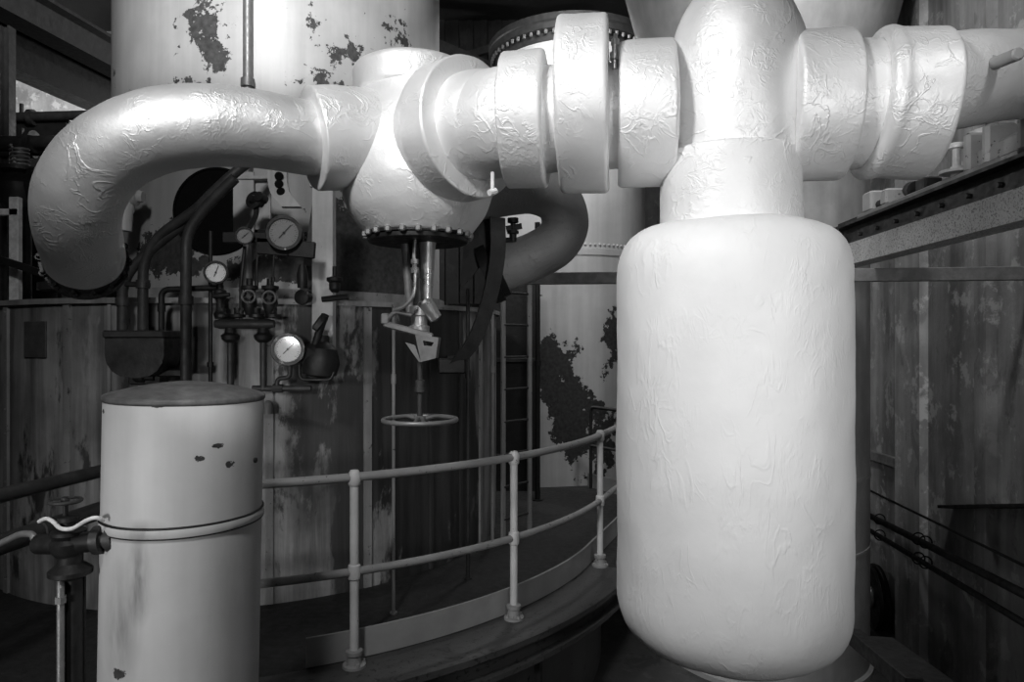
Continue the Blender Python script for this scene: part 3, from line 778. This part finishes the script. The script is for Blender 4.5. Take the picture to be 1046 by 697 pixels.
b = MB(); b.lathe(gp_(3.98, .05, 2.60), (.3, 1, .2), [(0, .05), (.1, .05), (.11, .03), (.2, .03)], 14); b.box(gp_(3.85, .05, 2.60), .1, .1, .07, bev=.01); t.part('linkage', b, M['iron'])
# cross bar
q0 = P(537, 285, 5.0); q1 = V((wall_x(4.2)-.0, 4.2, 2.135))
b = MB(); b.bar(q0, q1, .05, .085, bev=.004)
single('cross_bar', 'long straight grey bar crossing behind the hanging drum to the stained wall', 'bar', b, M['cross'], (q0+q1)/2)

# ------------------------------------------------------------------ services on the right wall
def wp(px, py, off=.06):
    """point in front of the right wall seen at px, py"""
    Y = (2.51-off)/((px-523)/F-.167); return V(((px-523)/F*Y, Y, EYE+(348.5-py)/F*Y))
def wall_run(name, lb, cat, a, c, r, mat, off, extra=None):
    A = wp(*a, off); B = wp(*c, off); D = (B-A); 
    b = MB(); b.tube([A-D*.35, A, B, B+D*.3], r, 14)
    if extra: extra(b, A, B)
    return single(name, lb, cat, b, mat, A)
wall_run('wall_cable', 'thin dark cable sagging across the stained right wall above the pipe pair', 'cable', (890, 502), (1046, 578), .010, M['iron'], .17)
def clips(b, A, B):
    for f_ in (.12, .45, .5): 
        c = A.lerp(B, f_); b.torus(c+V((-.03, 0, .03)), B-A, .045, .006, 20, 8)
wall_run('wall_pipe', 'upper dark pipe of the pair running along the stained right wall', 'pipe', (890, 528), (1046, 607), .028, M['iron'], .20, clips)
wall_run('wall_pipe', 'lower dark pipe of the pair running along the stained right wall', 'pipe', (890, 543), (1046, 637), .022, M['iron'], .20, clips)
b = MB(); A = wp(966, 518, .06); B = wp(1060, 517, .06); b.bar(A, B, .12, .025, bev=.003)
single('wall_shelf', 'short dark horizontal shelf strip on the stained right wall', 'shelf', b, M['iron'], A)
b = MB(); A = wp(884, 463, .03); B = wp(925, 476, .03); b.bar(A, B, .05, .09, bev=.004)
single('wall_batten', 'short grey batten on the wall just right of the hanging drum', 'batten', b, M['cross'], A)
t = Thing('pulley_wheel', 'dark wheel leaning at the wall foot right of the hanging drum', 'wheel', wp(893, 640, .12))
c = wp(893, 610, .14); b = MB(); b.lathe(c, (-.986, .165, 0), [(-.05, .20), (-.05, .30), (-.02, .31), (0, .28), (.02, .31), (.05, .30), (.05, .20)], 40, cap=False); b.lathe(c, (-.986, .165, 0), [(-.03, .22), (.02, .22)], 40); t.part('rim', b, M['iron'])
b = MB(); b.lathe(c, (-.986, .165, 0), [(-.06, .1), (.04, .1), (.08, .06), (.09, .03)], 24); t.part('hub', b, M['dull'])
b = MB(); A = P(872, 650, 4.6); B = P(935, 703, 3.6); b.bar(A, B, .09, .10, bev=.005); b.bar(A+V((.18, 0, -.03)), B+V((.18, 0, -.03)), .16, .05)
single('sloping_rail', 'dark sloping channel below the hanging drum at the lower right', 'channel', b, M['iron_mid'], A)

# ------------------------------------------------------------------ gauges and dark pipes in front of the panelled tank
gY = 4.12
def gauge(px, py, rf_, rb, lb, face, yaw=0.0, Y=gY, needle=.7):
    c = P(px, py, Y); n = V((-c.x*.6+math.sin(yaw), -c.y, (EYE-c.z)*.6)).normalized(); r = rf_*Y/F; R = rb*Y/F
    t = Thing('pressure_gauge', lb, 'gauge', c)
    b = MB(); b.lathe(c, n, [(-.05, R*.5), (-.05, R*.93), (-.005, R), (.010, R), (.016, R*.97), (.016, r), (.004, r), (.004, r*.95)], 40, cap=False); b.lathe(c, n, [(-.05, R*.5), (-.049, .0001)], 40, cap=False)
    t.part('case', b, M['brass'])
    b = MB(); b.lathe(c+n*.003, n, [(0, r*1.0), (.001, r*1.0)], 40); t.part('dial', b, face)
    u = V((0, 0, 1)).cross(n).normalized(); w = n.cross(u)
    b = MB(); 
    for i in range(28):
        a = math.radians(225-270*i/27); d_ = u*math.cos(a)+w*math.sin(a); L = .16 if i % 3 == 0 else .08
        b.bar(c+n*.0048+d_*r*(.9-L), c+n*.0048+d_*r*.9, r*.03, .0006, n)
    t.part('scale_marks', b, M['ink'])
    d_ = u*math.cos(needle)+w*math.sin(needle)
    b = MB(); b.bar(c+n*.008-d_*r*.5, c+n*.008+d_*r*.75, r*.07, .001, n); b.lathe(c+n*.005, n, [(0, r*.1), (.006, r*.09)], 12); t.part('needle', b, M['ink'])
    b = MB(); b.lathe(c+n*.012, n, [(0, r), (.002, r)], 32); t.part('glass', b, M['glass'])
    return t, c, n
gauge(250, 241, 7.6, 9, 'smallest gauge, on the black bar beside the largest gauge', M['face_grey'], .1, gY-.06, .75)
t, c, n = gauge(290, 238, 14.5, 18, 'largest gauge with thick black rim below the white pipe collar', M['face_grey'], .1, gY-.06, .85)
t.rep('screw', hexb(.006, .01), M['nut'], [(c+n*.015+V((.01, 0, -.098)), n)])
gauge(220.6, 278.5, 10, 12, 'bright round gauge left of the two small handwheels', M['face'], -.1, gY-.06, 1.2)
gauge(294, 357, 13, 17, 'white faced gauge lowest of the gauges beside the black regulator', M['face'], .25, gY-.08, .8)
# bar carrying two gauges
b = MB(); b.bar(P(228, 243, gY), P(310, 243, gY), .03, .065, bev=.005); b.bar(P(262, 251, gY), P(322, 256, gY), .03, .10, bev=.005)
single('gauge_bar', 'black bar carrying the smallest and the largest gauges', 'bracket', b, M['iron'], P(268, 243, gY))
# manifold
t = Thing('valve_manifold', 'black pipe manifold with two small handwheel valves below the gauges', 'manifold', P(250, 332, gY))
b = MB(); b.lathe(P(219, 331, gY), P(281, 331, gY)-P(219, 331, gY), [(0, .012), (.005, .024), (.02, .026), (.03, .030), (.33, .030), (.345, .026), (.36, .022)], 20); t.part('header', b, M['iron_mid'])
for px in (227, 243, 262, 279):
    b = MB(); b.lathe(P(px, 325, gY), (0, 0, 1), [(0, .02), (.004, .045), (.022, .045), (.024, .025), (.03, .022), (.06, .025)], 16); t.part('flange', b, M['iron'])
for px in (235.5, 269):
    b = MB(); b.lathe(P(px, 347, gY), (0, 0, 1), [(-.02, .025), (.0, .05), (.025, .055), (.04, .035), (.07, .03)], 16); t.part('flange', b, M['iron'])
    b = MB(); b.cyl(P(px, 398, gY), P(px, 345, gY), .020, 14); t.part('drop_pipe', b, M['iron_mid'])
for px, py in ((254, 303), (275, 304)):
    q = P(px, py, gY-.10); n = (V((0, 0, EYE))-q).normalized()
    b = MB(); b.torus(q, n, .036, .0065, 28, 8); hw = t.part('handwheel', b, M['dull'])
    b = MB(); b.lathe(q-n*.08, n, [(0, .01), (.06, .01), (.07, .016), (.085, .014)], 12)
    for i in range(4): 
        u, w, z = basis(n); a = i*PI/2+.3; b.cyl(q, q+(u*math.cos(a)+w*math.sin(a))*.036, .005, 8)
    t.part('spokes', b, M['iron_mid'], hw)
    b = MB(); b.lathe(P(px+1, 322, gY), (0, 0, 1), [(0, .022), (.03, .035), (.07, .045), (.10, .04), (.13, .03), (.15, .035), (.155, .05), (.175, .05), (.18, .02), (.22, .02)], 18); t.part('valve_body', b, M['iron'])
# fine lines above
for i, (px, ya, yb, r) in enumerate(((246, 252, 326, .010), (262, 250, 296, .007), (279, 250, 292, .007))):
    b = MB(); b.bent([P(px, yb, gY), P(px, (ya+yb)/2, gY-.01), P(px+(2 if i else 4), ya, gY)], .05, r, 10); b.lathe(P(px, yb-4, gY), (0, 0, 1), [(0, r*1.8), (.03, r*1.8)], 8)
    single('gauge_line', ('thin black line left of the three rising from the manifold', 'thin black line in the middle of the three rising from the manifold', 'thin black line at the right of the three rising from the manifold')[i], 'pipe', b, M['iron'], P(px, yb, gY))
b = MB(); b.tube([P(215, 390, gY+.05), P(215, 236, gY+.02)], .012, 10); b.lathe(P(215, 375, gY+.05), (0, 0, 1), [(0, .02), (.03, .02)], 8)
single('impulse_pipe', 'slim dark vertical pipe behind the bright round gauge', 'pipe', b, M['iron'], P(215, 390, gY))
t = Thing('gauge_cock', 'black cock carrying the bright round gauge', 'valve', P(226, 322, gY))
b = MB(); b.lathe(P(225, 326, gY), (0, 0, 1), [(0, .03), (.03, .04), (.05, .026), (.10, .022), (.13, .035), (.17, .035), (.18, .02), (.22, .018)], 16); t.part('body', b, M['iron'])
b = MB(); b.lathe(P(226, 302, gY-.04), (1, 0, .1), [(-.05, .012), (0, .02), (.05, .012)], 12); t.part('plug', b, M['iron'])
# conduits
for nm, lb, pts, r, mm, rad in (
    ('conduit', 'leftmost black conduit dropping into the black float box', [P(125, 345, gY), P(125, 285, gY), P(150, 258, gY), P(196, 222, gY)], .030, 'iron_mid', .2),
    ('conduit', 'black conduit from the float box rising diagonally across the manhole', [P(146, 345, gY), P(146, 252, gY), P(202, 213, gY-.05), P(214, 200, gY-.07), P(240, 176, gY-.1), P(262, 160, gY)], .030, 'iron_mid', .2),
    ('conduit', 'thick black conduit dropping behind the pale vessel lid', [P(190, 395, gY-.12), P(190, 240, gY-.12), P(206, 216, gY-.12), P(240, 182, gY-.14)], .031, 'iron_mid', .15),
    ('conduit', 'slim black elbowed conduit from the float box toward the bright gauge', [P(165, 345, gY), P(165, 296, gY), P(222, 294, gY)], .018, 'iron', .05)):
    b = MB(); b.bent(pts, rad, r, 16, 8)
    for f_ in (.3,): c = V(pts[0]).lerp(V(pts[1]), f_*1.8); b.lathe(c, V(pts[1])-V(pts[0]), [(0, r*1.3), (.05, r*1.3)], 14)
    single(nm, lb, 'pipe', b, M[mm], pts[0])
b = MB(); b.bar(P(118, 290, gY+.0), P(152, 291, gY+.0), .05, .03, bev=.004)
single('conduit_clamp', 'small black clamp joining the two left conduits', 'clamp', b, M['iron'], P(135, 290, gY))
# float box
t = Thing('float_box', 'black rounded float box hanging from the left conduits', 'box', P(147, 360, gY))
a_ = P(117, 352, gY-.05); c_ = P(176, 352, gY-.05)
sec = [(0, .04), (1, .04), (1, -.06), (.97, -.11), (.88, -.155), (.74, -.185), (.5, -.195), (.26, -.185), (.12, -.155), (.03, -.11), (0, -.06)]
poly = [a_+(c_-a_)*f_+V((0, -.10, z)) for f_, z in sec]
b = MB(); b.prism(poly, (0, .20, 0)); t.part('body', b, M['iron_mid'], ang=50)
b = MB(); b.bar(a_+V((-.008, 0, .06)), c_+V((.008, 0, .06)), .23, .045, bev=.008); t.part('lid', b, M['iron_mid'])
b = MB(); b.box((a_+c_)/2+V((.10, .06, -.17)), .28, .12, .05, bev=.01); b.lathe(P(137, 386, gY-.05), (1, 0, 0), [(0, .02), (.02, .03), (.06, .03), (.07, .018), (.12, .018)], 12); b.box(P(152, 388, gY), .20, .1, .06, bev=.01); t.part('drain_fitting', b, M['iron'])
b = MB(); b.bent([P(113, 344, gY-.06), P(112, 362, gY-.06), P(118, 361, gY-.06)], .02, .008, 10); t.part('lever', b, M['iron'])
# column and bracket plates
p = P(331, 0, 4.42)
t = Thing('pipe_support', 'pale grey flat column under the white pipe collar', 'column', V((p.x, p.y, 1.995)))
b = MB(); z1 = EYE+(348.5-192)/F*4.42; b.box((p.x, p.y, (1.5+z1)/2), .135, .08, z1-1.5, bev=.004); t.part('column', b, M['column'])
b = MB(); b.box((p.x, p.y, z1+.01), .16, .11, .03, bev=.004); t.part('cap_plate', b, M['column'])
b = MB(); b.prism([V((p.x-.16, p.y, 2.03)), V((p.x-.07, p.y, 2.03)), V((p.x-.07, p.y, z1-.05))], (0, .02, 0)); t.part('gusset', b, M['iron_mid'])
p = P(249, 207, 4.5); b = MB(); b.box(p, .135, .02, .40, bev=.003); b.box(p+V((.10, .05, .0)), .12, .02, .34)
b.box(p+V((.03, .02, .16)), .3, .1, .02)
single('mounting_plate', 'pale upright plate in front of the black manhole', 'plate', b, M['column'], p-V((0, 0, .2)))
t = Thing('slotted_bracket', 'pale slotted bracket above the largest gauge', 'bracket', P(290, 208, 4.3))
cpts = catmull([P(284, 172, 4.3), P(284, 185, 4.3), P(287, 198, 4.28), P(298, 212, 4.26)], 5)
b = MB(); b.strip(cpts, (1, 0, 0), .12, .03); pl = t.part('plate', b, M['column'])
for q in ((285, 180), (285, 188), (287, 196)): b = MB(); b.lathe(P(q[0], q[1], 4.272), (0, -1, .1), [(0, .028), (.008, .026), (.009, .012)], 12); t.part('slot', b, M['black'], pl)
b = MB(); b.lathe(P(262, 206, 4.2), (-.3, -1, .2), [(-.05, .02), (0, .02), (.005, .052), (.03, .055), (.035, .03), (.06, .02)], 18); b.bent([P(262, 206, 4.2), P(262, 220, 4.2), P(254, 234, 4.12)], .05, .016, 10); b.lathe(P(268, 203, 4.18), (-.3, -1, .2), [(-.02, .03), (.04, .03)], 12)
single('gauge_valve', 'small black knobbed valve above the smallest gauge', 'valve', b, M['iron'], P(258, 225, 4.15))
# regulator
t = Thing('regulator', 'black regulator with raised lever right of the white faced gauge', 'regulator', P(322, 388, gY))
b = MB(); b.lathe(P(326, 386, gY+.04), (0.1, 0, 1), [(0, .03), (.02, .10), (.09, .115), (.18, .09), (.22, .04), (.26, .03)], 24); b.lathe(P(320, 364, gY+.02), (-.3, -1, 0), [(-.08, .07), (.05, .075), (.07, .05)], 22); t.part('body', b, M['iron'])
b = MB(); b.bent([P(322, 352, gY), P(327, 336, gY), P(332, 322, gY-.03)], .05, .024, 12); b.box(P(327, 330, gY-.02), .11, .04, .05, X=(.6, 0, .8), bev=.01); t.part('lever', b, M['iron'])
b = MB(); b.bent([P(306, 372, gY), P(306, 388, gY), P(338, 388, gY), P(341, 380, gY)], .04, .010, 10); t.part('bypass_tube', b, M['iron'])
b = MB(); b.bent([P(296, 374, gY), P(296, 386, gY), P(283, 387, gY), P(283, 397, gY)], .03, .014, 12); b.bent([P(258, 397, gY), P(318, 397, gY)], .01, .018, 12); b.lathe(P(279, 397, gY), (1, 0, 0), [(0, .026), (.06, .026)], 8)
single('gauge_feed', 'black cranked feed pipe under the white faced gauge', 'pipe', b, M['iron_mid'], P(283, 397, gY))
b = MB(); b.lathe(P(310, 304, gY), (-.2, -1, 0), [(-.06, .03), (0, .03), (.002, .045), (.03, .045), (.035, .03)], 16); b.bar(P(309, 300, gY+.05), P(309, 345, gY+.05), .05, .10); b.lathe(P(309, 291, gY+.04), (0, 0, 1), [(-.02, .03), (.06, .035), (.12, .02)], 12)
single('black_plate_cock', 'black cock with a round knob left of the pale flat column', 'valve', b, M['iron'], P(310, 304, gY))
b = MB(); b.lathe(P(342, 299, 4.2), (0, 0, 1), [(0, .02), (.02, .035), (.06, .035), (.07, .05), (.09, .05), (.1, .015), (.16, .015)], 14); b.tube([P(329, 306, 4.2), P(356, 303, 4.2)], .018, 10)
single('tee_cock', 'small black cock at the foot of the pale flat column', 'valve', b, M['iron'], P(342, 302, 4.2))
a, p = tank_ang(274); er = V((math.cos(a), math.sin(a), 0)); q = V((p.x, p.y, EYE-(413-348.5)/F*p.y))
b = MB(); b.bent([q-er*.02, q+er*.05, q+er*.05-V((0, 0, .06))], .04, .028, 14)
single('spout', 'short grey elbow spout on the panels right of the vessel lid', 'pipe', b, M['batten'], q)

# ------------------------------------------------------------------ far left background
def beam(name, lb, x0, zbot, h, w, ya, yb, mat, g=None):
    t = Thing(name, lb, 'beam', V((x0+.167*ya, ya, zbot)))
    A = V((x0+.167*ya, ya, 0)); B = V((x0+.167*yb, yb, 0))
    b = MB(); b.bar(A+V((0, 0, zbot+h/2)), B+V((0, 0, zbot+h/2)), .03, h-.03); t.part('web', b, mat)
    for zz in (zbot+.02, zbot+h-.02):
        b = MB(); b.bar(A+V((0, 0, zz)), B+V((0, 0, zz)), w, .035); t.part('flange', b, mat)
    return t
M['beam_l'] = iron('grey roof beam paint', .035, .55)
beam('roof_beam', 'upper dark steel beam sloping across the top left corner', -6.0, 4.85, .36, .28, 4.0, 12.9, M['beam_l'])
b = MB(); b.box((-5.55, 7.7, (FLOOR+4.12)/2), 1.5, .6, 4.12-FLOOR, bev=.02)  # black box added only as a dark backdrop for this corner
t = Thing('backdrop', 'added tall black cabinet at the far left behind the dark horizontal pipes', 'backdrop', (-5.55, 7.7, FLOOR)); t.part('casing', b, M['iron'])
b = MB(); b.box((-5.2, 7.39, 1.6), .6, .02, 4.2, bev=.005); dr = t.part('door', b, M['iron_mid'])  # door and handle invented along with the added box
b = MB(); b.box((-5.0, 7.37, 1.7), .03, .03, .2, bev=.005); t.part('handle', b, M['dull'], dr)
beam('roof_beam', 'lower black steel beam just above the pale triangle of wall', -6.35, 4.49, .55, .26, 4.5, 12.9, M['iron'])
p = P(8, 0, 6.4); b = MB(); b.box((p.x, p.y, (FLOOR+4.65)/2), .07, .016, 4.65-FLOOR); b.box((p.x-.035, p.y, (FLOOR+4.65)/2), .016, .09, 4.65-FLOOR); b.box((p.x+.035, p.y, (FLOOR+4.65)/2), .016, .09, 4.65-FLOOR)
single('steel_post', 'dark upright steel post at the far left edge', 'post', b, M['beam_l'], (p.x, p.y, FLOOR))
for i, (py, Y, r, px1, lb) in enumerate(((120, 7.36, .05, 110, 'uppermost dark horizontal pipe below the pale triangle of wall'), (145, 6.2, .06, 75, 'middle dark horizontal pipe left of the curved silver pipe'), (155, 6.3, .035, 75, 'lowest thin dark horizontal pipe left of the curved silver pipe'))):
    b = MB(); b.tube([P(-60, py+2, Y), P(px1, py-3 if i == 0 else py, Y)], r, 14); b.lathe(P(30, py, Y), (1, 0, 0), [(0, r*1.7), (.05, r*1.7)], 16)
    b.bar(P(22, py, Y), P(22, py-14, Y), .03, .03, (1, 0, 0))
    single('service_pipe', lb, 'pipe', b, M['iron_mid'], P(px1, py, Y))
t = Thing('spring_valve', 'black valve with coil spring at the left edge behind the silver bend', 'valve', P(20, 215, 5.4))
b = MB(); b.lathe(P(20, 215, 5.4), (0, 0, 1), [(0, .10), (.05, .14), (.20, .15), (.28, .10), (.30, .16), (.33, .16), (.34, .05)], 24); b.lathe(P(4, 190, 5.4), (1, 0, 0), [(0, .16), (.05, .16), (.05, .1), (.26, .1), (.26, .15), (.31, .15)], 22); t.part('body', b, M['iron'])
b = MB(); hel = [P(20, 172, 5.4)+V((.06*math.cos(a), .06*math.sin(a), .03*a/(2*PI))) for a in [i*.4 for i in range(90)]]; b.tube(hel, .010, 8); t.part('spring', b, M['dull'])
b = MB(); b.cyl(V((P(20, 0, 5.4).x, 5.4, 1.99)), P(20, 213, 5.4), .08, 18); t.part('pipe', b, M['iron'])
pw = P(16, 0, 5.1); b = MB(); b.box((pw.x, pw.y, 2.38), .07, .05, .82, bev=.004); b.bar(P(-40, 217, 5.1), P(20, 217, 5.1), .05, .045)
single('white_frame', 'pale upright frame post at the left edge under the black spring valve', 'frame', b, M['nut'], (pw.x, pw.y, 1.97))
b = MB(); b.bar(P(-30, 255, 4.9), P(66, 287, 4.9), .05, .05, bev=.004); single('slanting_bar', 'black slanting bar above the tank rim at the left edge', 'bar', b, M['iron'], P(66, 287, 4.9))
t = Thing('rim_fitting', 'dark bolted branch fitting on the tank rim under the silver bend', 'fitting', P(80, 292, 4.7))
b = MB(); b.lathe(P(84, 298, 4.75), (0, 0, 1), [(0, .26), (.05, .26), (.06, .2), (.14, .19), (.15, .25), (.19, .25)], 32); t.part('flange', b, M['iron_mid'])
t.rep('bolt', stud(.02, .07), M['dull'], [(P(84, 298, 4.75)+V((.225*math.cos(a), .225*math.sin(a), .19)), (0, 0, 1)) for a in [-PI*i/9 for i in range(10)]])
b = MB(); b.cyl(P(130, 214, 4.9), P(133, 214, 5.6), .045, 14); b.lathe(P(136, 200, 4.9), (1, .1, -.1), [(-.12, .05), (0, .05), (.002, .07), (.03, .07), (.035, .045), (.07, .04)], 16); b.bent([P(133, 200, 4.9), P(128, 215, 4.9), P(127, 236, 4.9)], .05, .05, 14)
single('flaked_nozzle', 'pale flaked nozzle on the upper tank right of the silver bend', 'pipe', b, M['column'], P(128, 236, 4.9))
# odds in the top gap between the tanks
b = MB(); b.bar(V((-1.9, 11.5, 6.9)), V((.4, 11.5, 5.9)), .1, .3); b.bar(V((-1.9, 11.6, 6.2)), V((.4, 11.6, 6.9)), .1, .12)
single('roof_brace', 'dark sloping roof brace between the two rear tanks', 'beam', b, M['beam_l'], V((-1.9, 11.5, 6.9)))

# ------------------------------------------------------------------ light
def area(name, loc, to, size, e, sy=None):
    l = bpy.data.lights.new(name, 'AREA'); l.energy = e; l.size = size
    if sy: l.shape = 'RECTANGLE'; l.size_y = sy
    o = bpy.data.objects.new(name, l); COL.objects.link(o); o.location = loc
    o.rotation_euler = (V(to)-V(loc)).to_track_quat('-Z', 'Y').to_euler()
    return o
def spot(name, loc, to, e, cone, blend, rad=.15):
    l = bpy.data.lights.new(name, 'SPOT'); l.energy = e; l.spot_size = math.radians(cone); l.spot_blend = blend; l.shadow_soft_size = rad
    o = bpy.data.objects.new(name, l); COL.objects.link(o); o.location = loc
    o.rotation_euler = (V(to)-V(loc)).to_track_quat('-Z', 'Y').to_euler()
area('work_lamp', (-1.05, .75, 3.5), (-.1, 2.8, 2.45), .35, 58)
spot('flood_lamp', (1.0, -.7, 2.0), (.97, 2.5, 1.70), 205, 54, 1.0, .25)
spot('collar_fill', (-.1, .3, 3.2), (.12, 2.6, 2.62), 26, 46, .9, .15)  # added fill light to brighten the white collars
spot('low_flood', (-2.9, -.9, 1.35), (-1.65, 2.8, .45), 265, 50, .8, .2)
spot('gauge_fill', (-.55, .4, 1.85), (-1.3, 4.2, 1.62), 95, 23, .8, .06)  # added narrow fill light for the dials and nearby panels
spot('tail_fill', (1.7, .9, 3.7), (1.95, 2.7, 2.45), 45, 62, .8, .15)  # added fill light for the tail pipe and girder plate
spot('tank_fill', (-1.3, 1.9, 5.4), (-1.9, 5.1, 5.5), 820, 68, .35, .15)  # added unseen fill light, cone kept to the upper tank's top
area('tank_fill', (.7, 7.3, 5.6), (.8, 8.8, 3.8), .4, 75)  # added unseen fill light above the rear tank
spot('tank_fill', (1.5, 3.3, 5.6), (2.2, 5.3, 3.1), 330, 80, .8, .3)  # added unseen fill light for the hopper tank's front
pl = bpy.data.lights.new('rear_fill', 'POINT'); pl.energy = 130; pl.shadow_soft_size = .15  # added fill light hidden behind the upper tank, for the rear wall
o = bpy.data.objects.new('rear_fill', pl); COL.objects.link(o); o.location = (-2.9, 10.2, 4.4)
spot('wall_fill', (-5.6, 10.3, 3.0), (-8.6, 13.0, 4.6), 2600, 70, .6, .3)  # added hidden fill light for the pale wall triangle; no window there
w = bpy.data.worlds.new('World'); SC.world = w; w.use_nodes = True
w.node_tree.nodes['Background'].inputs[0].default_value = (1, 1, 1, 1); w.node_tree.nodes['Background'].inputs[1].default_value = .01

GR = {'pressure_gauge': 'pressure gauges by the black manifold', 'conduit': 'black conduits round the float box', 'service_pipe': 'dark horizontal pipes at the far left', 'wall_pipe': 'pipe pair on the right wall',
      'riser_pipe': 'thin vertical risers by the ladder and tank', 'roof_beam': 'roof beams in the top left corner', 'gauge_line': 'thin lines rising from the manifold'}
for o in COL.objects:
    if o.parent is None and o.name.split('.')[0] in GR: o['group'] = GR[o.name.split('.')[0]]
cam = bpy.data.cameras.new('Camera'); cam.sensor_width = 36; cam.lens = F/1046*36; cam.clip_start = .05
co = bpy.data.objects.new('Camera', cam); COL.objects.link(co); co.location = (0, 0, EYE); co.rotation_euler = (PI/2, 0, 0)
SC.camera = co
SC.view_settings.view_transform = 'Standard'; SC.view_settings.look = 'None'
SC.view_settings.exposure = 0; SC.view_settings.gamma = 1; SC.view_settings.use_curve_mapping = False
